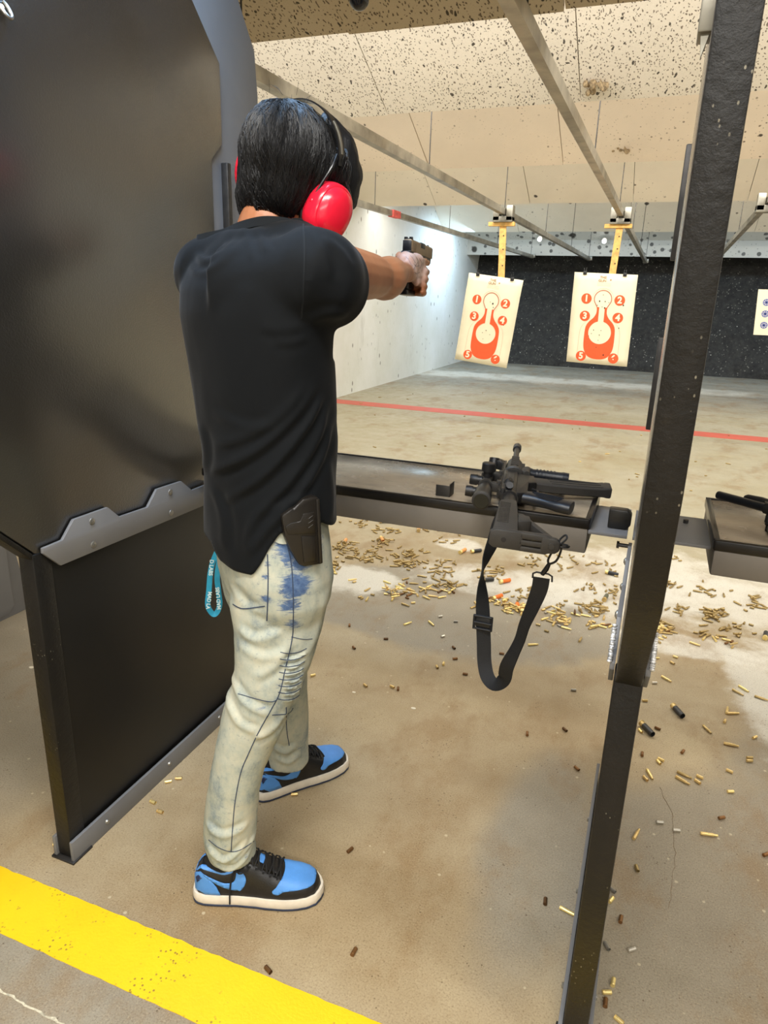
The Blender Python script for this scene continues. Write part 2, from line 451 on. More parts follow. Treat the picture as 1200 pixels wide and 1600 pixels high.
# ---- floor joint and cracks (thin recessed-looking filler strips)
MAT_JOINT = simple('joint_filler', (196, 186, 160), 0.9, vary=0.2, nscale=80)
MAT_CRACK = simple('crack_brown', (110, 90, 62), 0.95)  # plain dark brown for the hairline crack strip
def crack(name, pxs, w, m, lab):
    pts = [at_z(*p) for p in pxs]; q = []
    for i in range(len(pts) - 1):
        for t in range(8):
            p = pts[i].lerp(pts[i + 1], t / 8); p += Vector((noise.noise(p * 40) * 0.006, noise.noise(p * 43 + Vector((5, 0, 0))) * 0.006, 0)); q.append(p)
    q.append(pts[-1]); mb = MB()
    rr = []
    for i, p in enumerate(q):
        t = (q[min(len(q) - 1, i + 1)] - q[max(0, i - 1)]).normalized(); s = Vector((-t.y, t.x, 0)); ww = w * (0.4 + abs(noise.noise(p * 60)) * 1.5)
        rr.append([p + s * ww, p + s * ww + Vector((0, 0, 0.0006)), p - s * ww + Vector((0, 0, 0.0006)), p - s * ww])
    o = mb.loft(rr).build(name, m, smooth=False); setp(o, lab, 'floor crack')
crack('floor_joint', [(-40, 1530), (0, 1548), (40, 1570), (100, 1602), (160, 1640)], 0.0030, MAT_JOINT, 'pale chipped floor joint at the lower left corner')
crack('floor_crack', [(1030, 1230), (1052, 1275), (1054, 1340), (1048, 1400), (1044, 1420)], 0.0006, MAT_CRACK, 'hairline crack in the grey concrete right of the black post')

# ================================================================== RANGE EQUIPMENT
MAT_STEEL = simple('dull_steel', (150, 146, 134), 0.42, 0.75, vary=0.15, nscale=12)
MAT_RAIL = simple('zinc_rail', (158, 152, 138), 0.40, 0.7, vary=0.18, nscale=6)
MAT_DARKSTEEL = simple('dark_steel', (60, 58, 56), 0.45, 0.6)
MAT_WOOD = simple('pale_wood', (216, 170, 96), 0.7, vary=0.12, nscale=25)
MAT_REDTAPE = simple('red_tape', (216, 92, 84), 0.6)
rails = {  # name: (pixel at near y, near y, pixel at far, far y)
    'mid': ((796, -8), 2.6, (1009, 409), 15.0, 'overhead steel rail running to the middle target, thickest in view'),
    'left': ((405, 120), 3.0, (921, 405), 15.0, 'overhead steel rail behind the shooter\'s head leading to the left target'),
    'wall': ((555, 316), 7.2, (832, 401), 15.0, 'overhead steel rail along the white wall with a strip of red tape'),
    'right': ((1200, 316), 7.7, (1105, 420), 15.0, 'overhead steel rail at the right edge of the photo')}
RAILPTS = {}
for key, (p0, y0, p1, y1, lab) in rails.items():
    a = at_y(*p0, y0); b = at_y(*p1, y1)
    a = a + (a - b) * ((y0 - 0.9) / (y1 - y0)); RAILPTS[key] = (a, b)
    r = root('target_rail', a.lerp(b, 0.5), lab, 'target rail')
    d = (b - a).normalized(); s = Vector((1, 0, 0)); u = s.cross(d).normalized()
    if u.z < 0: u = -u
    mb = MB(); w, h, t = 0.026, 0.030, 0.004
    prof = [(-w, -h), (w, -h), (w, h), (w - t, h), (w - t, -h + t), (-w + t, -h + t), (-w + t, h), (-w, h)]
    mb.loft([[p + s * q[0] + u * q[1] for q in prof] for p in (a, b)])
    mb.build('channel', MAT_RAIL, r, smooth=False)
    for k2 in range(6):
        p = a.lerp(b, 0.14 + k2 * 0.17)
        MB().cyl(p + Vector((0, 0, 0.03)), p + Vector((0, 0, 3.29 - p.z)), 0.004, n=8).build('hanger_rod', MAT_DARKSTEEL, r)
    MB().box(b + Vector((-.05, -.03, -.02)), b + Vector((.05, .05, .05)), 0.004).build('end_bracket', MAT_STEEL, r)
    if key == 'wall':
        p = at_y(625, 340, 8.2); t = (p.y - a.y) / (b.y - a.y); p = a.lerp(b, t)
        MB().box(p + Vector((-.034, -.12, -.036)), p + Vector((.034, .12, .038))).build('tape', MAT_REDTAPE, r)

def rail_at(key, y):
    a, b = RAILPTS[key]; return a.lerp(b, (y - a.y) / (b.y - a.y))

MAT_PAPER = simple('target_paper', (236, 226, 196), 0.85, vary=0.02, nscale=6)
MAT_RED = simple('red_print', (236, 92, 46), 0.8, vary=0.03)
MAT_THINRED = simple('thin_brown_red_print', (186, 112, 84), 0.8, vary=0.03)
MAT_FAINT = simple('faint_print', (222, 186, 158), 0.85, vary=0.02)
MAT_BROWN = simple('brown_print', (172, 138, 104), 0.85, vary=0.03)
MAT_HOLE = simple('bullet_hole', (40, 36, 32), 0.9)
MAT_BLUEP = simple('blue_print', (84, 100, 170), 0.8, vary=0.03)
MAT_CLIP = simple('black_clip', (30, 29, 28), 0.4)

def text_mesh(body, size, mat, name, parent, mtx, extrude=0.0004, bold=0.0):
    cu = bpy.data.curves.new(name, 'FONT'); cu.body = body; cu.size = size; cu.extrude = extrude
    cu.align_x = 'CENTER'; cu.align_y = 'CENTER'; cu.offset = bold
    tmp = bpy.data.objects.new('tmp', cu); link(tmp)
    dg = bpy.context.evaluated_depsgraph_get(); dg.update()
    me = bpy.data.meshes.new_from_object(tmp.evaluated_get(dg)); bpy.data.objects.remove(tmp)
    me.materials.clear(); me.transform(mtx); return finish(name, me, mat, parent, smooth=False)

def fill2d(polys, holes, to3d, n_off, mat, name, parent, thick=0.0006):
    """flat printed shape: outer polygons minus holes, in sheet coordinates"""
    pts = []; edges = []; 
    for p in polys + holes:
        b = len(pts); pts += [Vector(q) for q in p]; edges += [(b + i, b + (i + 1) % len(p)) for i in range(len(p))]
    v, e, f, *_ = delaunay_2d_cdt(pts, edges, [], 0, 1e-7)
    def inside(q, poly):
        c = False; j = len(poly) - 1
        for i in range(len(poly)):
            if (poly[i][1] > q[1]) != (poly[j][1] > q[1]) and q[0] < (poly[j][0] - poly[i][0]) * (q[1] - poly[i][1]) / (poly[j][1] - poly[i][1]) + poly[i][0]: c = not c
            j = i
        return c
    mb = MB(); vs = [mb.bm.verts.new(to3d(p, n_off)) for p in v]
    for t in f:
        c = sum((v[i] for i in t), Vector((0, 0))) / len(t)
        if any(inside(c, p) for p in polys) and not any(inside(c, h) for h in holes):
            try: mb.bm.faces.new([vs[i] for i in t])
            except ValueError: pass
    return mb.build(name, mat, parent, smooth=False)

def circ(cx, cy, rx, ry, n=28): return [(cx + rx * math.cos(2 * PI * i / n), cy + ry * math.sin(2 * PI * i / n)) for i in range(n)]

def make_target(tl, tr, bl, key, label, clabel, holes):
    """tl, tr, bl are the sheet's corners in the room"""
    W = (tr - tl); Hh = (bl - tl); nrm = W.cross(Hh).normalized()
    if nrm.y > 0: nrm = -nrm
    def curl(u, v): return 0.012 * math.sin(u * PI) - 0.02 * v * v + 0.006 * math.sin(v * 7)
    def to3(p, off): return tl + W * p[0] + Hh * p[1] + nrm * (off + curl(p[0], p[1]))
    ctr = tl + W * .5
    r = root('paper_target', ctr, label, 'paper target')
    mb = MB(); rows = []
    for j in range(13):
        rows.append([to3((i / 8, j / 12), 0) for i in range(9)])
    mb.loft(rows, caps=False, closed=False)
    o = mb.build('sheet', MAT_PAPER, r); sm = o.modifiers.new('thick', 'SOLIDIFY'); sm.thickness = 0.0015; sm.offset = 0
    asp = Hh.length / W.length
    cx = 0.5
    # silhouette: head + neck + shoulders + body
    R = [(0.085, .365), (0.080, .40), (0.088, .44), (0.125, .485), (0.19, .53), (0.232, .58), (0.245, .65), (0.245, .78), (0.225, .85), (0.17, .91), (0.09, .938), (0, .945)]
    R = spline(R, 4)
    outer = [(cx + a, b) for a, b in R] + [(cx - a, b) for a, b in R[::-1][1:]]
    body_hole = circ(cx, .645, .184, .184 / asp, 40)
    chan = [(cx - .045, .30), (cx + .045, .30), (cx + .045, .56), (cx - .045, .56)]
    fill2d([outer], [body_hole, chan], to3, 0.0022, MAT_RED, 'silhouette_print', r)
    head = [(cx + .085, .37)] + [(cx + .145 * math.sin(a) , .275 - .098 * math.cos(a) * 1.0) for a in [PI * (0.62 - 1.24 * i / 30) for i in range(31)]] + [(cx - .085, .37)]
    head_in = [(cx + (x - cx) * .90, .275 + (y - .275) * .90) for x, y in head]
    ring = head + head_in[::-1]
    fill2d([ring], [], to3, 0.0020, MAT_THINRED, 'head_outline_print', r)
    h2 = [(cx + (x - cx) * 1.17, .275 + (y - .275) * 1.17 - .002) for x, y in head]; h3 = [(cx + (x - cx) * 1.14, .275 + (y - .275) * 1.14) for x, y in head]
    fill2d([h2 + h3[::-1]], [], to3, 0.0018, MAT_FAINT, 'pale_outline_print', r)
    sh = spline([(0.16, .49), (0.24, .535), (.30, .59), (.325, .68), (.33, .94)], 5)
    for sg in (1, -1):
        a = [(cx + sg * x, y) for x, y in sh]; b = [(cx + sg * (x + .006), y) for x, y in sh]
        fill2d([a + b[::-1]], [], to3, 0.0018, MAT_FAINT, 'pale_outline_print', r)
    pos = {'1': (.235, .28), '2': (.765, .28), '3': (.235, .47), '4': (.765, .47), '5': (.235, .92), '6': (.765, .92)}
    ux = W.normalized(); uy = -Hh.normalized()
    for dg, (a, b) in pos.items():
        fill2d([circ(a, b, .084, .084 / asp)], [], to3, 0.0020, MAT_RED, 'number_disc', r)
        p = to3((a, b), 0.0042)
        m = Matrix(((ux.x, uy.x, nrm.x, p.x), (ux.y, uy.y, nrm.y, p.y), (ux.z, uy.z, nrm.z, p.z), (0, 0, 0, 1)))
        text_mesh(dg, 0.092, MAT_PAPER, 'number_print', r, m, bold=0.0035)
    for body, a, b, sz in (('THE', .47, .045, .036), ('GUN', .46, .08, .036)):
        p = to3((a, b), 0.0035)
        m = Matrix(((ux.x, uy.x, nrm.x, p.x), (ux.y, uy.y, nrm.y, p.y), (ux.z, uy.z, nrm.z, p.z), (0, 0, 0, 1)))
        text_mesh(body, sz, MAT_BROWN, 'heading_print', r, m, bold=0.0006)
    fill2d([circ(.59, .068, .016, .016 / asp, 5)], [], to3, 0.002, MAT_BROWN, 'star_print', r)
    for q in (.105, .12, .132): fill2d([[(.38, q), (.60, q), (.60, q + .003), (.38, q + .003)]], [], to3, 0.0018, MAT_FAINT, 'text_line_print', r)
    for (a, b, s) in holes: fill2d([circ(a, b, .006 * s, .008 * s / asp, 7)], [], to3, 0.0032, MAT_HOLE, 'bullet_hole', r)
    for a in (.17, .80):
        p = to3((a, 0.0), 0.0)
        cl = MB().box(p + Vector((-.018, -.012, -.022)), p + Vector((.018, .012, .016)), 0.003).cyl(p + Vector((-.01, -.012, .02)), p + Vector((-.01, -.004, .045)), .003, n=6).cyl(p + Vector((.01, -.012, .02)), p + Vector((.01, -.004, .045)), .003, n=6).build('binder_clip', MAT_CLIP, r)
    # carrier and wooden lath
    c = rail_at(key, tl.y + 0.05)
    k = root('target_carrier', c, clabel, 'target carrier')
    MB().box(c + Vector((-.10, -.06, -.085)), c + Vector((-.035, .06, .06)), .004).box(c + Vector((.035, -.06, -.085)), c + Vector((.10, .06, .06)), .004).box(c + Vector((-.10, -.06, -.10)), c + Vector((.10, .06, -.045)), .004).build('trolley', MAT_STEEL, k)
    MB().box(c + Vector((-.15, -.03, -.135)), c + Vector((.12, .03, -.095)), .003).build('cross_piece', MAT_WOOD, k)
    e = to3((.60, .02), -0.02); top = c + Vector((0.0, 0, -.12)); dv = e - top
    s = Vector((1, 0, 0)); 
    rr = [[p + s * a + Vector((0, b, 0)) for a, b in ((-.034, -.009), (.034, -.009), (.034, .009), (-.034, .009))] for p in (top, e)]
    MB().loft(rr).build('wooden_lath', MAT_WOOD, k, smooth=False)
    mb = MB()
    for q in (.2, .45, .75): mb.cyl(top + dv * q + Vector((.01, -.016, 0)), top + dv * q + Vector((.01, -.006, 0)), .007, n=8)
    mb.build('screw', MAT_DARKSTEEL, k)
YT = 7.95
make_target(at_y(898, 425, YT), at_y(997, 429.5, YT), at_y(884.5, 565, YT), 'mid',
            'red and cream numbered silhouette target hanging nearly straight from the middle rail', 'metal trolley and wooden lath holding the middle target',
            [(.50, .23, 1), (.45, .30, 1.8), (.54, .30, 1.4), (.60, .31, .9), (.50, .36, 1), (.54, .37, 1.7), (.42, .345, 1), (.40, .62, 1.2), (.52, .62, 1), (.37, .66, 1), (.50, .67, 1.2), (.33, .69, 1), (.49, .73, .9), (.80, .58, 1.4), (.83, .33, 1.8), (.60, .89, 1.8), (.47, .81, 1)])
YT = 7.6
make_target(at_y(733, 426, YT), at_y(818, 438, YT), at_y(710, 561, YT), 'left',
            'red and cream numbered silhouette target tilted sideways in front of the white wall', 'metal trolley and wooden lath holding the tilted left target',
            [(.54, .30, 2.2), (.49, .285, 1), (.56, .34, 1.3), (.50, .61, 1.3), (.44, .64, 1), (.58, .65, 1), (.47, .71, .9), (.80, .52, 1.1)])
# third sheet, cut by the photo's right edge
tl = at_y(1185, 452, 7.6); bl = at_y(1177, 523, 7.6)
r = root('paper_target', tl, 'white paper target with small blue circles at the right edge of the photo', 'paper target')
W = Vector((0.50, 0.0, 0.0)); Hh = bl - tl; nr = Vector((0, -1, 0))
def to3b(p, off): return tl + W * p[0] + Hh * p[1] + nr * off
MB().box(Vector((0, 0, 0)), Vector((1, 0.0016, 1)), mtx=Matrix(((W.x, 0, Hh.x, tl.x), (W.y, 1, Hh.y, tl.y), (W.z, 0, Hh.z, tl.z), (0, 0, 0, 1)))).build('sheet', MAT_PAPER, r, smooth=False)
for j in range(4):
    for i in range(4):
        a, b = .16 + .225 * i, .28 + .25 * j
        if b > .95: continue
        asp = Hh.length / W.length
        fill2d([circ(a, b - j * .0, .062, .062 / asp)], [circ(a, b, .048, .048 / asp)], to3b, .001, MAT_BLUEP, 'circle_print', r)
        for q in range(4):
            c, s = math.cos(q * PI / 4), math.sin(q * PI / 4)
            fill2d([[(a + c * .05 - s * .007, b + (s * .05 + c * .007) / asp), (a + c * .05 + s * .007, b + (s * .05 - c * .007) / asp), (a - c * .05 + s * .007, b + (-s * .05 - c * .007) / asp), (a - c * .05 - s * .007, b + (-s * .05 + c * .007) / asp)]], [], to3b, .0015, MAT_BLUEP, 'spoke_print', r)
c = rail_at('right', 7.62); k = root('target_carrier', c, 'metal trolley and wooden lath of the right-hand target, mostly outside the photo', 'target carrier')
MB().box(c + Vector((-.10, -.06, -.10)), c + Vector((.10, .06, -.04)), .004).box(c + Vector((-.10, -.06, -.085)), c + Vector((-.035, .06, .06)), .004).box(c + Vector((.035, -.06, -.085)), c + Vector((.10, .06, .06)), .004).build('trolley', MAT_STEEL, k)
MB().box((tl.x + .20, 7.61, tl.z - .05), (tl.x + .26, 7.63, c.z - .09)).build('wooden_lath', MAT_WOOD, k)

# ---- stall dividers
def panel_material():
    k = NT('black_textured_panel', (17, 17, 17), 0.34, 0, 1.0); k.b.inputs['Coat Weight'].default_value = 1.0; k.b.inputs['Coat Roughness'].default_value = 0.24; k.b.inputs['Coat IOR'].default_value = 1.7
    pos = k.pos(); n = k.noise(210, 3, 0.6, pos)
    k.color(k.ramp(k.noise(3, 5, 0.6, pos), [(0.3, (17, 17, 18)), (0.7, (24, 24, 24))]))
    k.rough(k.rng(k.noise(2.2, 5, 0.6, pos), 0.35, 0.65, 0.33, 0.46))
    k.bump(n, 0.55, 0.0022); k.bump(k.noise(60, 3, 0.5, pos), 0.15, 0.003); return k.m
MAT_PANEL = panel_material()
MAT_LOWPANEL = simple('black_smooth_panel', (20, 19, 18), 0.42, 0, 0.4, vary=0.1, nscale=5)
def tube_material():
    k = NT('worn_black_steel', (30, 28, 25), 0.42, 0.1, 0.4)
    pos = k.pos()
    c = k.ramp(k.noise(14, 6, 0.7, k.pos((1, 1, 0.4))), [(0.3, (14, 14, 14)), (0.62, (24, 22, 20)), (0.8, (46, 40, 28))])
    sp = k.rng(k.voro(120, k.pos((1, 1, 0.6))).outputs['Distance'], 0.16, 0.08)
    sp = k.math('MULTIPLY', sp, k.rng(k.noise(9, 4, 0.6, pos), 0.52, 0.64))
    k.color(k.mix(k.math('MULTIPLY', sp, 0.8), c, (134, 128, 112))); k.bump(k.noise(70, 5, 0.65, pos), 0.5, 0.003); return k.m
MAT_TUBE = tube_material()
def greyplate():
    k = NT('grey_powder_coat', (112, 113, 116), 0.5, 0.0, 0.45)
    pos = k.pos(); k.color(k.ramp(k.noise(2.2, 4, 0.6, pos), [(0.3, (104, 104, 106)), (0.7, (120, 120, 120))])); k.bump(k.noise(160, 2, 0.5, pos), 0.06, 0.002); return k.m
MAT_GREY = greyplate()
MAT_SCREW = simple('screw_steel', (150, 148, 142), 0.35, 0.8)
MAT_CHIP = simple('chipped_bare_steel', (196, 190, 178), 0.45, 0.6, vary=0.5, nscale=90, bump=0.8, bscale=120)
BR = [(1.067, .841), (1.066, .829), (1.11, .785), (1.70, .777), (1.70, .838), (1.605, .838), (1.559, .876), (1.454, .879), (1.413, .84), (1.308, .844), (1.271, .879), (1.161, .88), (1.123, .842)]
def divider(cx, label, group_loc):
    r = root('stall_divider', (cx, 1.05, 0), label, 'stall divider')
    h = 0.0225
    MB().box((cx - h, 1.045, 0.01), (cx + h, 1.095, 0.83), .004).build('rear_post', MAT_TUBE, r)
    MB().box((cx - .018, 1.094, 0.05), (cx + .018, 1.82, 0.83), .002).build('lower_panel', MAT_LOWPANEL, r)
    up = [(1.07, .815), (1.0, .885), (.83, 1.055), (.79, 1.20), (.79, 2.58), (1.40, 2.58), (1.66, 2.17), (1.73, 2.09), (1.845, 1.977), (1.843, 1.78), (1.79, 1.733), (1.785, .90), (1.70, .815)]
    o = MB().prism(up, 0, cx - h * .9, cx + h * .9, .0035).build('upper_panel', MAT_PANEL, r)
    MB().prism([(1.0601, .8046), (.9885, .8760), (.8185, 1.046), (.782, 1.20), (.782, 2.58), (.792, 2.58), (.792, 1.202), (.8275, 1.0535), (.9975, .8835), (1.067, .8135)], 0, cx - h * .88, cx + h * .88, .002).build('edge_strip', MAT_TUBE, r)
    pl = [(1.66, .80), (1.66, 2.40), (1.79, 2.40), (1.964, 2.163), (2.043, 2.062), (2.056, 1.949), (2.05, .33), (2.10, .0), (1.79, .0), (1.79, .80)]
    MB().prism(pl, 0, cx - .010, cx + .010, .002).build('steel_plate', MAT_GREY, r)
    for sg in (-1, 1):
        for (za, zb) in ((1.49, 1.735), (1.09, 1.315)):
            x = cx + sg * .020
            MB().box((x - .0115, 1.847, za), (x + .0115, 1.866, zb), .003).build('slot_bar', MAT_DARKSTEEL, r)
        xo = cx + sg * (h + .001); xi = cx + sg * (h + .009)
        b = MB().prism(BR, 0, xo, xi, .001).build('bracket_plate', MAT_GREY, r)
        for (sy, sz) in ((1.215, .860), (1.212, .802), (1.507, .858), (1.505, .799)):
            s = MB().tube([(xi, sy, sz), (xi + sg * .002, sy, sz), (xi + sg * .0035, sy, sz)], [.0085, .0080, .0045], 14)
            s.box((xi + sg * .003, sy - .0045, sz - .001), (xi + sg * .0045, sy + .0045, sz + .001)).box((xi + sg * .003, sy - .001, sz - .0045), (xi + sg * .0045, sy + .001, sz + .0045))
            o = s.build('screw', MAT_SCREW, r); o.parent = b; o.location = (0, 0, 0)
        MB().box((cx + sg * .0235, 1.04, 0), (cx + sg * .032, 1.90, .062), .001).build('base_channel', MAT_GREY, r)
        m = MB()
        for sy in (1.16, 1.42, 1.68): m.tube([(cx + sg * .032, sy, .032), (cx + sg * .036, sy, .032)], [.007, .005], 12)
        m.build('channel_bolt', MAT_SCREW, r)
    MB().box((cx - .036, 1.034, 0), (cx + .036, 1.10, .006), .001).build('foot_plate', MAT_DARKSTEEL, r)
    # connecting shelf plate that passes through this divider
    return r
DX = [-2.495, -1.235, 0.025]
DL = ['stall divider with grey steel foot seen past the left edge of the photo', 'big black stall divider filling the left side behind the shooter', 'stall divider seen edge-on as a leaning black post at the right']
DV = [divider(x, l, 0) for x, l in zip(DX, DL)]
# second skin plate low on the far-left divider
MB().prism([(1.5, .02), (1.5, .42), (1.98, .42), (2.01, .36), (2.01, .05), (1.98, .02)], 0, DX[0] + .011, DX[0] + .017, .001).build('kick_plate', MAT_GREY, DV[0])
# bare chipped edges of the brackets on the right divider
rd = DV[2]
for sg in (-1, 1):
    mb = MB(); random.seed(11 + sg); x = 0.025 + sg * .0325
    for q in range(16):
        y = 1.07 + .05 * q / 15 + random.uniform(-.002, .002); z = .842 + .04 * q / 15
        mb.ball((x, y - .002, z), (.0045, .003, random.uniform(.002, .0045)), 8)
    mb.build('chipped_edge', MAT_CHIP, rd)
MB().box((-.006 - .006, 1.63, .868), (-.10, 1.86, .876), .001).box((.0, 1.63, .868), (.062, 1.86, .876)).box((.05, 1.64, .868), (.168, 1.86, .876), .001).build('mounting_plate', MAT_GREY, rd)
p = (.118, 1.80, .875); MB().cyl(p, (p[0], p[1], p[2] + .010), .006, n=8).build('mounting_bolt', MAT_DARKSTEEL, rd)
for sg in (-1, 1): MB().cyl((.025 + sg * .03, 1.65, .845), (.025 + sg * .055, 1.65, .845), .005, n=8).cyl((.025 + sg * .052, 1.65, .845), (.025 + sg * .058, 1.65, .845), .009, n=6).build('mounting_bolt', MAT_DARKSTEEL, rd)
MAT_RUBBERB = simple('black_rubber', (26, 25, 24), 0.35)
m = Matrix.Translation((-.030, 1.70, .902)) 
MB().prism([(-.03, -.025), (.012, -.025), (.022, -.014), (.022, .012), (.012, .022), (-.03, .022)], 1, -.03, .0, .003, mtx=m).build('bumper_block', MAT_RUBBERB, rd)
# clamp near the top of the right divider
c = at_y(1104, 22, .86)
MB().box(c + Vector((-.006, -.01, -.018)), c + Vector((.010, .03, .05)), .002).prism([(-.003, .0), (.006, .0), (.0, -.022)], 1, -.004, .006, mtx=Matrix.Translation(c + Vector((0, 0, -.016)))).build('edge_clamp', MAT_STEEL, rd)
# coat hook high on the left divider
pt = [at_z(0, 0, 1)]
c = Vector((-1.2125, 1.135, 1.872)); mb = MB()
mb.tube([c + Vector((.008 + .012 * math.sin(a) * .8, -.010 * math.cos(a), -.016 * math.sin(a) + .004)) for a in [PI * 1.35 * i / 12 for i in range(13)]], .0035, 8); mb.cyl(c, c + Vector((.008, -.010, .004)), .006, n=10)
mb.build('coat_hook', MAT_SCREW, DV[1])

# ---- shooting benches
def bench_top():
    k = NT('worn_bench_sheet', rough=0.3, spec=0.8, metal=0.1)
    pos = k.pos()
    col = k.ramp(k.noise(7, 6, 0.7, k.pos((1, 2.4, 1))), [(0.3, (124, 112, 96)), (0.5, (146, 132, 112)), (0.72, (162, 148, 126))])
    col = k.mix(k.math('MULTIPLY', k.rng(k.noise(26, 6, 0.75, k.pos((0.5, 2, 1))), 0.58, 0.70), 0.7), col, (50, 42, 34))
    k.color(col); k.rough(k.rng(k.noise(9, 5, 0.6, pos), 0.3, 0.7, 0.16, 0.30)); k.bump(k.noise(9, 4, 0.5, pos), 0.1, 0.004); return k.m
MAT_BTOP = bench_top()
MAT_BEDGE = simple('black_bench_edge', (24, 22, 21), 0.28, 0.2, vary=0.2, nscale=40)
MAT_FASCIA = simple('grey_brown_fascia', (116, 110, 102), 0.5, 0.1, vary=0.06, nscale=6)
def bench(x0, x1, zt, y0, y1, fh, label):
    r = root('shooting_bench', ((x0 + x1) / 2, y0, zt - .1), label, 'shooting bench')
    MB().box((x0 + .012, y0 + .016, zt - .022), (x1 - .012, y1 - .006, zt), .001).build('bench_top', MAT_BTOP, r)
    MB().box((x0, y0, zt - .024), (x1, y0 + .017, zt + .002), .006).box((x0, y0 + .01, zt - .020), (x0 + .013, y1, zt + .003), .002).box((x1 - .013, y0 + .01, zt - .020), (x1, y1, zt + .003), .002).box((x0, y1 - .007, zt - .020), (x1, y1, zt + .004), .001).build('edge_band', MAT_BEDGE, r)
    MB().box((x0 + .004, y0 + .003, zt - fh), (x1 - .004, y0 + .016, zt - .022), .004).build('front_fascia', MAT_FASCIA, r)
    MB().box((x0 + .004, y0 + .014, zt - fh), (x0 + .014, y1 - .002, zt - .018), .002).build('side_fascia', MAT_FASCIA, r)
    MB().box((x1 - .014, y0 + .014, zt - fh), (x1 - .004, y1 - .002, zt - .018), .002).build('side_fascia', MAT_FASCIA, r)
    MB().box((x0 + .01, y0 + .014, zt - fh), (x1 - .01, y1 - .002, zt - fh + .006)).build('underside', MAT_DARKSTEEL, r)
    return r
bench(-1.19, -0.097, .90, 1.632, 1.992, .085, 'long metal shooting bench behind the shooter carrying the scoped rifle')
bench(0.168, 1.26, .90, 1.608, 1.975, .082, 'shooting bench right of the black post, cut by the photo\'s edge')
# small bent steel tab standing on the left bench
p = at_z(694, 775, .90)
o = MB().box(p + Vector((-.022, -.006, 0)), p + Vector((.016, -.004, .030)), .001).box(p + Vector((.014, -.006, 0)), p + Vector((.016, .035, .034)), .0008).build('shell_guard', MAT_DARKSTEEL); setp(o, 'small bent black steel tab standing on the long bench beside the rifle', 'metal tab')

# ---- dome camera under the first baffle
c = at_z(561, -4, 2.50) ; c = at_y(561, -2, 2.45)
r = root('dome_camera', c, 'round dark dome camera hanging at the top edge above the shooter', 'camera')
MB().ball(c, (.034, .034, .034), 24).build('dome', simple('smoked_dome', (24, 24, 26), 0.12), r)
zb = 2.5 + max(0, 3.3 - c.y) * .36
MB().tube([c + Vector((0, 0, .02)), c + Vector((0, 0, .045)), (c.x, c.y, zb - .02)], [.036, .03, .012], 20).cyl((c.x, c.y, zb - .02), (c.x, c.y, zb + .005), .04, n=20).build('mount', MAT_STEEL, r)
# bluish spotlights seen small under the last baffle
MAT_BULB = bpy.data.materials.new('bulb'); MAT_BULB.use_nodes = True
e = MAT_BULB.node_tree.nodes['Principled BSDF']; e.inputs['Emission Color'].default_value = (0.95, 0.97, 1, 1); e.inputs['Emission Strength'].default_value = 6
for (px, py, lab) in ((843, 374, 'small glowing spotlight left of the middle lath under the last baffle'), (944, 377, 'small glowing spotlight beside the wooden lath of the middle target')):
    p = at_y(px, py, 14.9); r = root('spotlight', p, lab, 'spotlight')
    MB().ball(p, .042, 16).build('bulb', MAT_BULB, r)
    MB().cyl(p + Vector((0, .03, .02)), p + Vector((0, .10, .05)), .05, .03, 16).cyl(p + Vector((0, .08, .04)), (p.x, p.y + .18, 2.52), .012, n=8).build('housing', MAT_STEEL, r)
# ================================================================== PERSON
from mathutils.bvhtree import BVHTree
BU = Vector((0.866, 0.5, 0)); BW = Vector((-0.5, 0.866, 0)); BO = Vector((-0.75, 1.25, 0))
def B(u, w, z): return BO + BU * u + BW * w + Vector((0, 0, z))
def at_w(px, py, w=0.0):
    """point of the body's own vertical plane w seen along a sight line (used to set out widths)"""
    ry = _ray(px, py); t = (BW.dot(BO + BW * w - P0)) / BW.dot(ry); return P0 + ry * t

def remesh(mb, voxel, smooth=6, factor=0.5):
    bmesh.ops.recalc_face_normals(mb.bm, faces=list(mb.bm.faces))
    me = bpy.data.meshes.new('tmp'); mb.bm.to_mesh(me); mb.bm.free()
    o = bpy.data.objects.new('tmp', me); link(o)
    r = o.modifiers.new('r', 'REMESH'); r.mode = 'VOXEL'; r.voxel_size = voxel
    if smooth:
        s = o.modifiers.new('s', 'SMOOTH'); s.iterations = smooth; s.factor = factor
    dg = bpy.context.evaluated_depsgraph_get(); dg.update()
    out = bpy.data.meshes.new_from_object(o.evaluated_get(dg))
    bpy.data.objects.remove(o); bpy.data.meshes.remove(me); return out

def ring(c, ax, ay, a, b, n=28, e=2.3):
    out = []
    for k in range(n):
        t = 2 * PI * k / n; cx, sx = math.cos(t), math.sin(t)
        out.append(c + ax * (a * math.copysign(abs(cx) ** (2 / e), cx)) + ay * (b * math.copysign(abs(sx) ** (2 / e), sx)))
    return out
def axes(deg):
    """horizontal right / forward axes for a facing azimuth"""
    t = math.radians(deg); return Vector((math.sin(t), -math.cos(t), 0)), Vector((math.cos(t), math.sin(t), 0))
def limb(mb, pts, n=16, sub=5):
    """pts: (Vector, radius) smooth tapered limb"""
    q = spline([(p.x, p.y, p.z, r) for p, r in pts], sub)
    mb.tube([Vector(a[:3]) for a in q], [a[3] for a in q], n)
    return mb
def disp(me, fn):
    me.update(); nrm = [v.normal.copy() for v in me.vertices]
    for v, n in zip(me.vertices, nrm): v.co += n * fn(v.co, n)
    me.update()
def seg_d(p, a, b):
    ax, ay = b[0] - a[0], b[1] - a[1]; L = ax * ax + ay * ay
    t = 0 if L == 0 else max(0, min(1, ((p[0] - a[0]) * ax + (p[1] - a[1]) * ay) / L))
    dx, dy = p[0] - a[0] - ax * t, p[1] - a[1] - ay * t
    return math.hypot(dx, dy), (ax * (p[1] - a[1]) - ay * (p[0] - a[0])), t
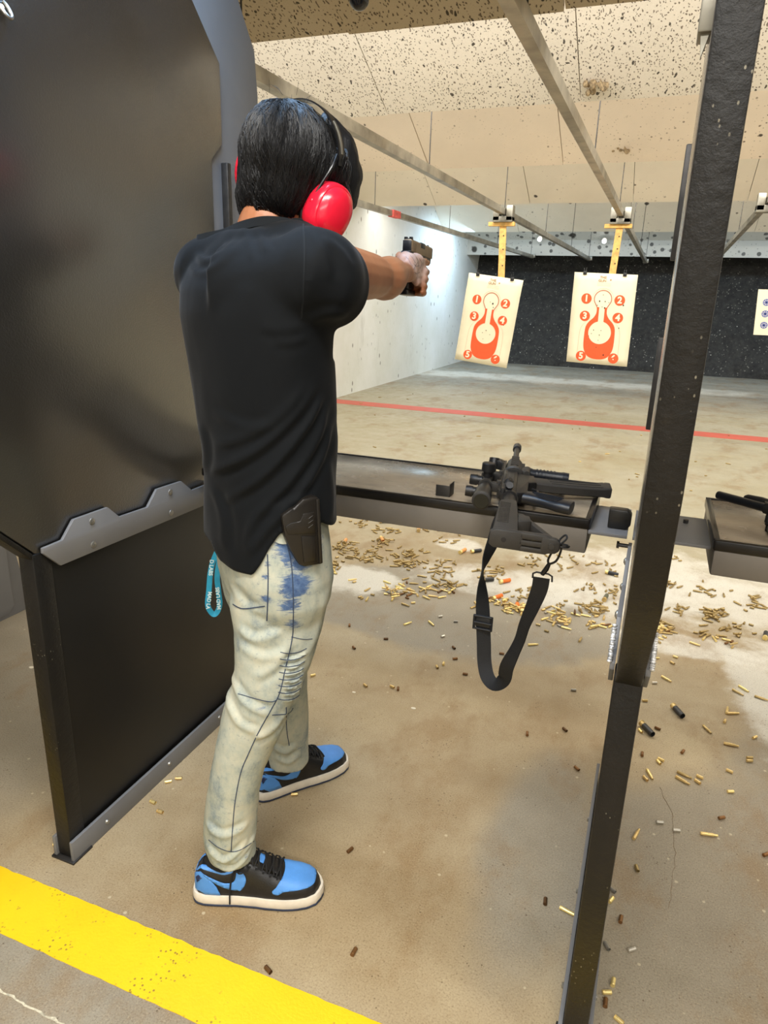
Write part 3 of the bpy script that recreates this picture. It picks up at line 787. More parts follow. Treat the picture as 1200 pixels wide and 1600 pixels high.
def fold_field(curves):
    """ridge curves given as pixel polylines, turned into (u, z) curves on the body"""
    cc = []
    for pts, amp, wd, w0 in curves:
        q = [at_w(x, y, w0) for x, y in pts]
        q = [((p - BO).dot(BU), p.z) for p in q]; q = spline(q, 4) if len(q) > 2 else q
        cc.append((q, amp, wd, min(a[0] for a in q) - .05, max(a[0] for a in q) + .05, min(a[1] for a in q) - .05, max(a[1] for a in q) + .05))
    def f(p):
        u = (p - BO).dot(BU); z = p.z; h = 0
        for q, amp, wd, x0, x1, z0, z1 in cc:
            if not (x0 < u < x1 and z0 < z < z1): continue
            best = (9, 0, 0); n = len(q) - 1
            for i in range(n):
                d, side, t = seg_d((u, z), q[i], q[i + 1])
                if d < best[0]: best = (d, side, (i + t) / n)
            d, side, t = best
            if d < wd * 3:
                fade = min(1, 5 * t, 5 * (1 - t))
                s = d if side > 0 else -d
                h += amp * fade * (math.exp(-(s / wd) ** 2) - 0.7 * math.exp(-((s - 1.6 * wd) / (wd * .9)) ** 2))
        return h
    return f

# ---- pistol frame (used to place the hands)
GO = Vector((-0.640, 1.795, 1.532))
GA = (at_y(942, 500, 7.9) - GO).normalized()
GR = GA.cross(Vector((0, 0, 1))).normalized(); GU = GR.cross(GA).normalized()
def G(r, a, u): return GO + GR * r + GA * a + GU * u

person = root('person', B(-0.02, 0.05, 0.0), 'person in black t-shirt and bleached jeans aiming a pistol with both arms', 'person')
Rt, Fw = axes(66)       # chest
Rp, Fp = axes(50)       # pelvis
Rh, Fh = axes(82)       # head
tilt = math.radians(9)
Uh = (Vector((0, 0, 1)) * math.cos(tilt) + Rh * math.sin(tilt)); Rh2 = (Rh * math.cos(tilt) - Vector((0, 0, 1)) * math.sin(tilt))
Fh2 = (Fh + Vector((0, 0, -0.10))).normalized()
HC = B(0.066, 0.060, 1.618)
def Hd(r, f, u): return HC + (Rh2 * r + Fh2 * f + Uh * u) * .93

# ---- body: one continuous skin
mb = MB()
RM = Matrix((( Rh2.x, Fh2.x, Uh.x, 0), (Rh2.y, Fh2.y, Uh.y, 0), (Rh2.z, Fh2.z, Uh.z, 0), (0, 0, 0, 1)))
mb.ball(Hd(0, -0.005, 0.015), (.068, .088, .092), 32, RM)
mb.ball(Hd(0, 0.035, -0.045), (.058, .055, .068), 24, RM)
mb.ball(Hd(0, 0.066, -0.088), (.026, .022, .020), 16, RM)               # chin
mb.ball(Hd(0, 0.094, -0.020), (.012, .018, .016), 12, RM)               # nose
mb.tube([Hd(0, .082, .020), Hd(0, .098, -.016)], [.007, .011], 10)
mb.ball(Hd(0, 0.086, -0.056), (.022, .010, .005), 12, RM); mb.ball(Hd(0, 0.085, -0.064), (.019, .010, .005), 12, RM)   # lips
for s in (-1, 1):
    mb.ball(Hd(.031 * s, .078, .008), (.013, .010, .008), 12, RM)       # eyes
    mb.tube([Hd(.014 * s, .086, .024), Hd(.032 * s, .082, .030), Hd(.052 * s, .066, .024)], [.006, .007, .005], 8)
    mb.ball(Hd(.078 * s, .0, -.018), (.008, .018, .030), 12, RM)        # ears
    mb.ball(Hd(.045 * s, .060, -.022), (.020, .018, .016), 12, RM)
neck0 = B(0.015, 0.045, 1.47)
limb(mb, [(neck0, .070), (B(.022, .045, 1.52), .060), (Hd(0, -.012, -.075), .056), (Hd(0, 0, -.02), .055)], 20)
mb.tube([B(-.110, .13, 1.420), B(-.05, .08, 1.450), B(.02, .04, 1.468), B(.075, -.05, 1.450), B(.105, -.12, 1.420)], [.040, .044, .052, .044, .040], 16)
for z, a, b, e in ():
    pass
tor = [(1.44, -.005, .0, .165, .085), (1.34, -.010, .0, .165, .095), (1.2, 0, 0, .145, .095), (1.06, .008, 0, .130, .090), (.95, .01, 0, .140, .095), (.86, .015, 0, .140, .095)]
mb.loft([ring(B(u, w, z), Rt, Fw, a, b) for z, u, w, a, b in tor])
SR = B(.105, -.135, 1.435); ER = at_y(590, 434, 1.475); WR = G(.018, -.062, -.088)
SL = B(-.105, .145, 1.435); EL = G(-.140, -.240, -.140); WL = G(-.048, -.028, -.098)
limb(mb, [(SR, .058), (SR.lerp(ER, .5), .052), (SR.lerp(ER, .85), .047), (ER + (ER - WR) * .02, .042), (ER.lerp(WR, .16) + GR * .006 - GU * .004, .047), (ER.lerp(WR, .38) + GR * .004, .043), (ER.lerp(WR, .64), .034), (ER.lerp(WR, .85), .028), (WR, .025), (G(.016, -.02, -.082), .026)])
limb(mb, [(SL, .055), (SL.lerp(EL, .5), .050), (EL, .044), (EL.lerp(WL, .2), .042), (EL.lerp(WL, .6), .032), (WL, .025), (G(-.040, .02, -.088), .024)])
# legs inside the jeans
HR = B(.045, -.075, .86); KR = B(-.006, -.092, .50); AR = B(-.104, -.088, .085)
HL = B(-.015, .085, .86); KL = B(.030, .200, .49); AL = B(.040, .262, .085)
for h_, k_, a_ in ((HR, KR, AR), (HL, KL, AL)):
    limb(mb, [(h_, .060), (h_.lerp(k_, .5), .050), (k_, .042), (k_.lerp(a_, .35) + BU * (-.022 if k_ is KR else 0), .036), (k_.lerp(a_, .8), .030), (a_ + Vector((0, 0, .03)), .026), (a_ + Vector((0, 0, -.005)), .020)])
# right hand
mb.ball(G(.022, .008, -.070), (.017, .030, .038), 16, Matrix(((GR.x, GA.x, GU.x, 0), (GR.y, GA.y, GU.y, 0), (GR.z, GA.z, GU.z, 0), (0, 0, 0, 1))))
GM = Matrix(((GR.x, GA.x, GU.x, 0), (GR.y, GA.y, GU.y, 0), (GR.z, GA.z, GU.z, 0), (0, 0, 0, 1)))
mb.ball(G(.006, -.022, -.058), (.022, .024, .026), 16, GM); mb.ball(G(.020, -.022, -.066), (.020, .030, .030), 16, GM)
mb.tube([G(.020, -.02, -.052), G(.028, .012, -.050), G(.028, .034, -.052)], [.014, .016, .012], 12)
def finger(pts, r0, r1):
    q = spline([tuple(G(*p)) for p in pts], 4); n = len(q)
    mb.tube([Vector(p) for p in q], [lerp(r0, r1, i / (n - 1)) * (1 + .10 * math.cos(i / (n - 1) * 3 * 2 * PI)) for i in range(n)], 10); mb.ball(Vector(q[-1]), r1 * .98, 10)
finger([(.026, .018, -.052), (.029, .045, -.050), (.024, .078, -.047), (.019, .118, -.047)], .0098, .0078)
for i, uz in enumerate((-.066, -.086, -.105)):
    o_ = .004 * i
    finger([(.028, .012 - o_, uz), (.033, .038 - o_, uz), (.024, .060 - o_, uz), (-.002, .066 - o_, uz - .002), (-.022, .052 - o_, uz - .002)], .0098, .0078)
finger([(-.002, -.018, -.052), (-.020, .005, -.042), (-.022, .040, -.038), (-.021, .068, -.036)], .0125, .009)   # right thumb
# left hand wraps from the other side
mb.ball(G(-.040, .030, -.080), (.015, .034, .036), 16, GM)
for i, uz in enumerate((-.072, -.091, -.110, -.126)):
    o_ = .005 * i
    finger([(-.044, .048 - o_, uz + .004), (-.034, .078 - o_, uz), (-.004, .088 - o_, uz - .002), (.024, .078 - o_, uz - .003), (.041, .054 - o_, uz - .003), (.042, .036 - o_, uz - .002)], .0098, .0080)
finger([(-.040, .01, -.060), (-.034, .045, -.044), (-.026, .080, -.040), (-.023, .105, -.040)], .0125, .009)    # left thumb
def skin_material():
    k = NT('skin', (176, 120, 84), 0.45, 0, 0.4)
    pos = k.pos()
    c0 = k.ramp(k.noise(11, 4, 0.55, pos), [(0.3, (146, 90, 58)), (0.55, (162, 106, 72)), (0.8, (176, 122, 90))])
    a = k.n('ShaderNodeAttribute'); a.attribute_name = 'hand_light'
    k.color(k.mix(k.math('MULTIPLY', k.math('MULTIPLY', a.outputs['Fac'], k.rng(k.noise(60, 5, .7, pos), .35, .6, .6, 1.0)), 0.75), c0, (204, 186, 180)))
    k.b.inputs['Subsurface Weight'].default_value = 0.08; k.b.inputs['Subsurface Radius'].default_value = (0.01, 0.004, 0.002)
    k.bump(k.noise(300, 3, 0.5, pos), 0.12, 0.0008); return k.m
MAT_SKIN = skin_material()
me = remesh(mb, 0.0032, 4)
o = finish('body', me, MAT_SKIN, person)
ia = me.color_attributes.new('hand_light', 'FLOAT_COLOR', 'POINT'); pw = wloc(person); ic = G(.030, -.005, -.062)  # light striking the tattooed right hand, painted in as a paler skin tint
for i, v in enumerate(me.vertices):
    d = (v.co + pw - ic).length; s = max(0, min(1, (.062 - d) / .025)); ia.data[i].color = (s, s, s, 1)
BODY_BVH = BVHTree.FromPolygons([v.co + wloc(person) for v in me.vertices], [p.vertices[:] for p in me.polygons])

# ---- t-shirt
mb = MB()
T = [(.74, .004, .0, .165, .120, 56), (.80, .004, .0, .166, .122, 58), (.88, .008, .0, .168, .124, 60), (.95, .010, .0, .166, .124, 62), (1.02, .012, 0, .160, .120, 64), (1.08, .010, 0, .160, .121, 66),
     (1.19, .002, 0, .172, .120, 66), (1.27, -.006, 0, .180, .118, 66), (1.35, -.012, 0, .192, .116, 66), (1.40, -.012, .0, .196, .110, 66), (1.440, -.008, .005, .182, .094, 66), (1.482, .004, .018, .130, .076, 66), (1.506, .012, .020, .088, .066, 66)]
rr = []
for z, u, w, a, b, th in T:
    r_, f_ = axes(th); rr.append(ring(B(u, w, z), r_, f_, a, b, 40, 2.3))
mb.loft(rr)
mb.tube([B(-.125, .135, 1.420), B(-.112, .115, 1.436), B(-.05, .06, 1.458), B(.02, .01, 1.468), B(.07, -.045, 1.470), B(.11, -.12, 1.436)], [.052, .060, .056, .056, .058, .062], 18)
mb.tube([B(-.05, -.01, 1.39), B(.00, -.04, 1.395), B(.05, -.085, 1.405), SR + Vector((0, 0, -.015))], [.096, .098, .090, .080], 24)
limb(mb, [(B(.085, -.10, 1.430), .080), (SR + Vector((0, 0, -.010)), .080), (SR.lerp(ER, .12) + Vector((0, 0, -.018)), .081), (SR.lerp(ER, .22) + Vector((0, 0, -.024)), .080), (SR.lerp(ER, .36) + Vector((0, 0, -.026)), .076)], 24)
limb(mb, [(B(-.09, .10, 1.420), .080), (SL + Vector((0, 0, -.010)), .074), (SL.lerp(EL, .35) + Vector((0, 0, -.014)), .068), (SL.lerp(EL, .62) + Vector((0, 0, -.018)), .066)], 24)
me = remesh(mb, 0.0050, 26)
HEMPX = [(330, 868), (345, 887), (370, 892), (397, 889), (408, 872), (420, 848), (436, 826), (455, 815), (480, 812), (498, 815), (512, 824), (521, 827), (540, 826)]
HEM = sorted([((p - BO).dot(BU), p.z + .022) for p in [at_w(x, y, -.06) for x, y in HEMPX]])
def hem_z(p):
    u = (p - BO).dot(BU); w = (p - BO).dot(BW)
    if u <= HEM[0][0]: z = HEM[0][1]
    elif u >= HEM[-1][0]: z = HEM[-1][1]
    else:
        for (a, za), (b, zb) in zip(HEM, HEM[1:]):
            if a <= u <= b: z = lerp(za, zb, (u - a) / (b - a)); break
    if w > .10: z = lerp(z, .86, min(1, (w - .10) / .05))
    return z
bm = bmesh.new(); bm.from_mesh(me)
bmesh.ops.delete(bm, geom=[v for v in bm.verts if v.co.z < hem_z(v.co)], context='VERTS')
for v in bm.verts:
    if v.is_boundary: v.co.z = hem_z(v.co) if v.co.z < 1.1 else v.co.z
for _ in range(3):
    bd = [v for v in bm.verts if v.is_boundary and v.co.z < 1.1]
    new = {v: sum((e.other_vert(v).co for e in v.link_edges if e.is_boundary), Vector()) / max(1, sum(1 for e in v.link_edges if e.is_boundary)) for v in bd}
    for v, c in new.items(): v.co = v.co.lerp(c, .5)
# square off both sleeve ends into hollow cuffs that the arms come out of
for S_, E_, fr_ in ((SR, ER, .185),):
    ax = (E_ - S_).normalized(); cut = S_.lerp(E_, fr_) + Vector((0, 0, -.02))
    for v in bm.verts:
        d = (v.co - cut).dot(ax); rad = (v.co - cut - ax * d).length
        if d > 0 and rad < .14 and d < .16: v.co -= ax * (d + (.030 if rad < .058 else 0))
for S_ in range(1):
    isl = []; seen = set()
    for v in bm.verts:
        if v in seen: continue
        st_ = [v]; comp = []; seen.add(v)
        while st_:
            q_ = st_.pop(); comp.append(q_)
            for e in q_.link_edges:
                w_ = e.other_vert(q_)
                if w_ not in seen: seen.add(w_); st_.append(w_)
        isl.append(comp)
    isl.sort(key=len); bmesh.ops.delete(bm, geom=[v for c_ in isl[:-1] for v in c_], context='VERTS')
bm.to_mesh(me); bm.free()
ff = fold_field([
    ([(492, 596), (462, 640), (395, 702), (318, 752)], .0075, .0085, -.1), ([(502, 610), (480, 655), (420, 728), (345, 790)], .0075, .008, -.1),
    ([(510, 622), (495, 680), (452, 742), (400, 800), (384, 850)], .0080, .008, -.1), ([(516, 650), (506, 700), (478, 748), (455, 775)], .0065, .008, -.1),
    ([(480, 590), (440, 640), (380, 680), (330, 702)], .0045, .010, -.1), ([(455, 775), (420, 812), (384, 860)], .006, .009, -.1),
    ([(475, 505), (440, 512), (405, 508)], .0022, .009, -.1), ([(478, 522), (455, 530), (428, 528)], .0022, .008, -.1),
    ([(300, 392), (322, 408), (352, 398), (375, 372)], .0050, .007, .0), ([(290, 415), (318, 428), (350, 412), (395, 372)], .0040, .007, .0),
    ([(376, 350), (392, 380), (396, 410)], .0030, .006, -.05), ([(404, 352), (412, 378), (420, 400)], .0030, .006, -.05),
    ([(500, 372), (530, 395), (545, 420)], .0030, .007, -.15), ([(486, 362), (505, 400), (512, 440)], .0030, .008, -.15), ([(480, 500), (510, 490), (545, 492)], .0035, .008, -.15),
    ([(330, 640), (380, 655), (430, 650)], .0025, .010, -.05), ([(312, 660), (322, 700), (318, 740)], .004, .008, .0), ([(330, 760), (350, 800), (352, 850)], .0045, .010, -.05),
    ([(505, 700), (515, 760), (512, 800)], .004, .009, -.05), ([(420, 790), (452, 772), (492, 768)], .004, .008, -.1)])
CUFF = (SR.lerp(ER, .185) + Vector((0, 0, -.02)), (ER - SR).normalized())
def shirt_d(p, n):
    if abs((p - CUFF[0]).dot(CUFF[1])) < .008 and (p - CUFF[0]).length < .12: return 0
    back = max(0, min(1, (n.dot(-BW) + .35) * 2))
    h = ff(p) * back
    h += .0030 * noise.noise(p * 9) + .0016 * noise.noise(Vector((p.x * 22, p.y * 22, p.z * 12)))
    if p.z < .98: h += .004 * noise.noise(Vector((p.x * 16, p.y * 16, 3))) * (1 - (p.z - .8) / .2)
    return h
disp(me, shirt_d)
bm = bmesh.new(); bm.from_mesh(me)
for _ in range(3): bmesh.ops.smooth_vert(bm, verts=[v for v in bm.verts if not v.is_boundary], factor=.5, use_axis_x=True, use_axis_y=True, use_axis_z=True)
bm.to_mesh(me); bm.free()
def cloth_material(name, c, rough=0.85):
    k = NT(name, c, rough, 0, 0.18); pos = k.pos()
    k.color(k.ramp(k.noise(6, 4, 0.6, pos), [(0.3, tuple(v * .9 for v in c)), (0.7, tuple(v * 1.12 for v in c))]))
    k.b.inputs['Sheen Weight'].default_value = 0.06; k.b.inputs['Sheen Roughness'].default_value = 0.4
    w = k.n('ShaderNodeTexWave'); w.inputs['Scale'].default_value = 420; w.inputs['Distortion'].default_value = 1.0; k.l(pos, w.inputs['Vector'])
    k.bump(w.outputs['Fac'], 0.05, 0.0005); k.bump(k.noise(120, 4, 0.6, pos), 0.12, 0.001); return k.m
MAT_SHIRT = cloth_material('black_cotton', (11, 14, 17))
shirt = finish('t_shirt', me, MAT_SHIRT, person)
sm = shirt.modifiers.new('thick', 'SOLIDIFY'); sm.thickness = 0.0022; sm.offset = -1
def bvh_of(o): 
    w = wloc(o); return BVHTree.FromPolygons([v.co + w for v in o.data.vertices], [p.vertices[:] for p in o.data.polygons])
SH = bvh_of(shirt)
def cast(bvh, px, py, lift=0.0008, w0=-.05):
    h = bvh.ray_cast(P0, _ray(px, py).normalized())
    if h[0] is not None and (h[0] - BO).length < 2: return h[0] + h[1] * lift, h[1]
    h = bvh.find_nearest(at_w(px, py, w0)); return h[0] + h[1] * lift, h[1]
def seam(bvh, pxs, width, thick, mat, name, parent, lift=0.0006, sub=6):
    q = spline([(float(a), float(b)) for a, b in pxs], sub) if len(pxs) > 2 else [(lerp(pxs[0][0], pxs[1][0], i / 6), lerp(pxs[0][1], pxs[1][1], i / 6)) for i in range(7)]
    P = []; S = []
    for a, b in q:
        p, n = cast(bvh, a, b, lift)
        if P and (p - P[-1]).length < 1e-5: continue
        P.append(p); S.append(n)
    sd = [(P[min(len(P) - 1, i + 1)] - P[max(0, i - 1)]).cross(S[i]) for i in range(len(P))]
    return ribbon(P, sd, width, thick).build(name, mat, parent)
MAT_STITCH = cloth_material('black_seam', (20, 23, 26))
seam(SH, [(474, 350), (476, 400), (474, 450), (472, 498)], .0035, .0012, MAT_STITCH, 'sleeve_seam', shirt)
# ribbed collar: a wide neck opening that gapes on the left shoulder
cp = spline([tuple(B(.088, -.018, 1.512)), tuple(B(.055, -.034, 1.519)), tuple(B(.010, -.026, 1.521)), tuple(B(-.035, .0, 1.512)), tuple(B(-.070, .035, 1.500)), tuple(B(-.112, .070, 1.492)), tuple(B(-.126, .10, 1.488)),
             tuple(B(-.100, .150, 1.470)), tuple(B(-.02, .145, 1.460)), tuple(B(.075, .09, 1.470)), tuple(B(.102, .03, 1.497)), tuple(B(.088, -.018, 1.512))], 6)
P_ = [Vector(p) for p in cp]; cc = B(-.01, .06, 1.50)
sd = [Vector((0, 0, 1)) * .9 + (cc - p).normalized() * .35 for p in P_]
ribbon(P_, sd, .018, .0032).build('collar', MAT_STITCH, shirt)

# ---- jeans
mb = MB()
rr = []
for z, u, w, a, b in ((.965, .012, 0, .145, .105), (.93, .012, 0, .152, .110), (.88, .014, 0, .160, .114), (.82, .016, 0.0, .168, .116), (.77, .018, 0, .166, .108), (.72, .018, .0, .15, .085)):
    rr.append(ring(B(u, w, z), Rp, Fp, a, b, 32, 2.4))
mb.loft(rr)
def leg(rows, w, th0, th1):
    rr = []
    for i, (pl, pr, py, ww, dep) in enumerate(rows):
        a = at_w(pl, py, ww); b = at_w(pr, py, ww); c = (a + b) / 2; hw = (a - b).length / 2
        rr.append(ring(c, BU, BW, hw, dep, 28, 2.15))
    mb.loft(rr)
leg([(365, 512, 900, -.055, .085), (358, 512, 940, -.06, .085), (366, 503, 985, -.07, .082), (367, 488, 1030, -.08, .080), (364, 474, 1062, -.085, .077), (352, 458, 1095, -.09, .073), (344, 445, 1130, -.09, .071), (336, 428, 1165, -.09, .068), (329, 414, 1200, -.088, .066), (324, 406, 1235, -.087, .064), (319, 402, 1270, -.086, .063), (317, 401, 1298, -.085, .062), (320, 399, 1316, -.084, .062), (327, 402, 1332, -.083, .058)], 0, 0, 0)
# far leg: rings given directly on the body
rr = []
for z, u, w, a, b in ((.80, -.02, .085, .095, .085), (.70, -.015, .11, .088, .080), (.60, .0, .145, .080, .075), (.50, .018, .185, .074, .071), (.40, .030, .215, .070, .068), (.30, .036, .238, .066, .064), (.20, .040, .254, .062, .060), (.13, .042, .262, .060, .058), (.096, .044, .262, .060, .058)):
    rr.append(ring(B(u, w, z), BU, BW, a, b, 28, 2.15))
mb.loft(rr)
me = remesh(mb, 0.0048, 8)
jf = fold_field([
    ([(372, 975), (400, 985), (445, 968)], .005, .009, -.1), ([(372, 1000), (410, 1010), (450, 1000)], .004, .010, -.1), ([(455, 985), (430, 1020), (395, 1040)], .004, .010, -.1),
    ([(362, 1058), (385, 1078), (425, 1092)], .006, .009, -.1), ([(352, 1085), (375, 1108), (405, 1118)], .005, .008, -.1), ([(450, 1095), (430, 1112), (395, 1130)], .004, .009, -.1), ([(440, 1110), (420, 1125), (398, 1122)], .0035, .007, -.1),
    ([(322, 1275), (350, 1282), (392, 1268)], .005, .009, -.1), ([(322, 1305), (352, 1322), (392, 1296)], .006, .008, -.1), ([(330, 1325), (360, 1338), (398, 1312)], .005, .006, -.1), ([(362, 1330), (385, 1312), (400, 1298)], .004, .006, -.1),
    ([(505, 900), (495, 960), (475, 1000)], .003, .010, -.05), ([(360, 905), (385, 925), (410, 925)], .003, .010, -.05),
    ([(425, 1165), (445, 1175), (465, 1160)], .006, .010, .2), ([(430, 1185), (450, 1192), (470, 1178)], .006, .009, .2)]
    + [([(440, 1018 + 11 * i - i), (460, 1020 + 11 * i), (480 - 1.5 * i, 1012 + 11 * i)], .0058, .0040, -.12) for i in range(7)])
def jeans_d(p, n):
    back = max(0, min(1, (n.dot(-BW) + .45) * 2))
    return jf(p) * back + .0026 * noise.noise(p * 11) + .0012 * noise.noise(p * 34)
disp(me, jeans_d)
bm = bmesh.new(); bm.from_mesh(me)
bmesh.ops.smooth_vert(bm, verts=bm.verts, factor=.5, use_axis_x=True, use_axis_y=True, use_axis_z=True)
bm.to_mesh(me); bm.free()
jeans = finish('jeans', me, None, person)
JB = bvh_of(jeans)
# indigo left along the seams: a dye attribute with its own place on the cloth
DYE = [((455, 855), 26, .9), ((470, 880), 20, .9), ((452, 868), 16, .8), ((430, 850), 14, .35), ((462, 915), 24, 1.0), ((445, 925), 14, .7), ((455, 945), 18, .8), ((458, 975), 14, .7), ((436, 905), 12, .3), ((414, 900), 8, .7), ((415, 935), 9, .7), ((418, 880), 8, .5),
       ((436, 1070), 8, .55), ((480, 1000), 16, .22), ((410, 1105), 9, .45), ((397, 1172), 10, .30), ((500, 860), 14, .45), ((505, 840), 12, .4), ((360, 1215), 14, .22), ((395, 1255), 14, .15), ((352, 1322), 5, .6), ((385, 1338), 6, .5), ((470, 1165), 14, .35), ((462, 1185), 10, .4), ((440, 1170), 10, .2)]
DP = [(cast(JB, *p)[0], r / 800.0, s) for p, r, s in DYE]
at = jeans.data.color_attributes.new('dye', 'FLOAT_COLOR', 'POINT'); jw = wloc(person)
for i, v in enumerate(jeans.data.vertices):
    p = v.co + jw; s = 0
    for c, r, k_ in DP:
        d = (p - c); d.z *= 1.25; d = d.length
        if d < r * 2: s = max(s, k_ * math.exp(-(d / (r * 1.25)) ** 2 * 1.2))
    at.data[i].color = (s, s, s, 1)
k = NT('bleached_denim', rough=0.85, spec=0.2); pos = k.pos()
base = k.ramp(k.noise(13, 8, 0.75, k.pos((1, 1, .7))), [(0.34, (132, 144, 146)), (0.48, (174, 179, 166)), (0.68, (198, 195, 174))])
a = k.n('ShaderNodeAttribute'); a.attribute_name = 'dye'
nz = k.noise(30, 8, 0.8, k.pos((0.8, 0.8, 2.6)), 1.2)
m = k.math('ADD', a.outputs['Fac'], k.math('MULTIPLY', k.math('SUBTRACT', nz, 0.5), 2.2))
blue = k.ramp(k.noise(60, 5, 0.7, pos), [(0.3, (48, 70, 112)), (0.7, (98, 122, 156))])
col = k.mix(k.rng(m, 0.26, 0.66), base, blue)
fle = k.math('MULTIPLY', k.rng(k.noise(52, 8, 0.85, k.pos((1, 1, 1.6))), 0.56, 0.66), 0.62)
col = k.mix(fle, col, (112, 122, 130))
k.color(col)
w = k.n('ShaderNodeTexWave'); w.inputs['Scale'].default_value = 330; w.inputs['Distortion'].default_value = 1.5; k.l(k.pos((1, 1, .5)), w.inputs['Vector'])
k.bump(w.outputs['Fac'], 0.06, 0.0006); k.bump(k.noise(90, 5, 0.6, pos), 0.2, 0.0015)
MAT_DENIM = k.m; jeans.data.materials.append(MAT_DENIM)
MAT_SEAM = simple('dark_indigo_thread', (50, 62, 84), 0.85, vary=0.2, nscale=150)
for pts, w_ in (([(448, 850), (455, 880), (458, 930), (458, 975), (456, 1000), (447, 1040), (437, 1082), (424, 1108), (405, 1142), (388, 1178), (376, 1208), (367, 1255), (363, 1300), (361, 1330)], .0020),
                ([(418, 866), (419, 905), (418, 950), (417, 970)], .0022), ([(364, 944), (380, 951), (414, 947)], .0022), ([(432, 1094), (418, 1096), (372, 1084)], .0016), ([(425, 1117), (450, 1115), (458, 1106)], .0016), ([(455, 995), (475, 999), (488, 998)], .0012),
                ([(326, 1312), (345, 1326), (370, 1330), (400, 1312)], .0014), ([(447, 1105), (448, 1140), (452, 1165)], .0022)):
    seam(JB, pts, w_, .0010, MAT_SEAM, 'seam', jeans)
for i in range(8):
    y = 1016 + 10.4 * i
    seam(JB, [(438 - i * .6, y + 3), (450 - i * .6, y + 5), (466 - i, y + 3), (479 - 1.6 * i, y - 3)], .0016, .0008, MAT_SEAM, 'pleat_seam', jeans)
MAT_WB = simple('waistband_denim', (198, 190, 164), 0.85, vary=.12, nscale=60)
o = seam(JB, [(432, 838), (440, 842), (450, 842)], .020, .003, MAT_DENIM, 'belt_loop', jeans)

# ---- hair
mb = MB()
mb.ball(Hd(0, -.014, .022), (.084, .104, .098), 32, RM)
mb.ball(Hd(-.004, -.040, -.025), (.075, .072, .078), 28, RM)
mb.ball(Hd(.0, -.052, -.060), (.058, .048, .038), 24, RM)
mb.tube([Hd(-.045, -.070, -.06), Hd(-.052, -.070, -.095), Hd(-.056, -.066, -.112)], [.030, .016, .006], 12)
mb.tube([Hd(.0, -.075, -.06), Hd(.0, -.078, -.092)], [.035, .018], 12); mb.tube([Hd(.035, -.062, -.06), Hd(.04, -.06, -.090)], [.03, .014], 12)
mb.tube([Hd(0, .06, .105), Hd(.03, .105, .07), Hd(.045, .122, .025), Hd(.050, .118, -.025), Hd(.046, .100, -.055)], [.04, .048, .046, .036, .012], 16)
mb.tube([Hd(-.02, .07, .10), Hd(-.03, .105, .06), Hd(-.035, .11, .02)], [.035, .04, .02], 16)
mb.tube([Hd(.075, .03, .05), Hd(.082, .055, .01), Hd(.078, .06, -.02)], [.03, .03, .014], 12)
me = remesh(mb, 0.005, 5)
def hair_d(p, n):
    d = p - Hd(0, -.02, .125); a = math.atan2(d.dot(Rh2), d.dot(Fh2))
    return .0045 * noise.noise(Vector((a * 7, d.length * 9, 0))) + .0026 * noise.noise(Vector((a * 26, d.length * 12, 5))) + .002 * noise.noise(p * 50)
disp(me, hair_d)
k = NT('black_hair', (11, 11, 13), 0.5, 0, 0.4); k.b.inputs['Anisotropic'].default_value = 0.5
k.bump(k.noise(160, 4, 0.7, k.pos((1, 1, .12))), 0.6, 0.002); MAT_HAIR = k.m
hair = finish('hair', me, MAT_HAIR, person)
HB = bvh_of(hair)
random.seed(21); mb = MB(); crown = Hd(-.01, -.045, .128)
for q in range(3600):
    # strands start near the crown and follow the hair surface downwards
    ang = random.uniform(-PI, PI); d = (Rh2 * math.cos(ang) + Fh2 * math.sin(ang))
    p = crown + d * random.uniform(.005, .10) + Uh * random.uniform(-.15, .01)
    loc, n, *_ = HB.find_nearest(p); pts = []
    L = random.uniform(.05, .11); step = L / 7
    dirv = (loc - crown); dirv = (dirv - n * dirv.dot(n)); dirv = dirv.normalized() if dirv.length > 1e-4 else d
    cur = loc
    jit = Vector((random.uniform(-.25, .25), random.uniform(-.25, .25), random.uniform(-.1, .1)))
    for s_ in range(8):
        loc, n, *_ = HB.find_nearest(cur); pts.append(loc + n * (.0012 + .0022 * math.sin(s_ / 7 * PI * .8) + .0006 * s_ / 7))
        g = dirv * .5 + Vector((0, 0, -.55)) + jit; g = g - n * g.dot(n)
        cur = loc + g.normalized() * step; dirv = g.normalized()
    mb.tube(pts, [.0005, .0007, .0008, .0008, .0007, .0006, .0004, .0002], 4)
for q in range(9):
    a0 = crown + Rh2 * random.uniform(-.03, .05) + Fh2 * random.uniform(-.02, .05)
    dd = (Vector((random.uniform(-.5, .4), random.uniform(-.3, .5), random.uniform(.1, .45)))).normalized()
    mb.tube([a0, a0 + dd * .012 + Uh * .004, a0 + dd * .026 + Uh * .002, a0 + dd * .036 - Uh * .004], [.00025, .00025, .0002, .0001], 4)
st = mb.build('hair_strands', MAT_HAIR, hair)

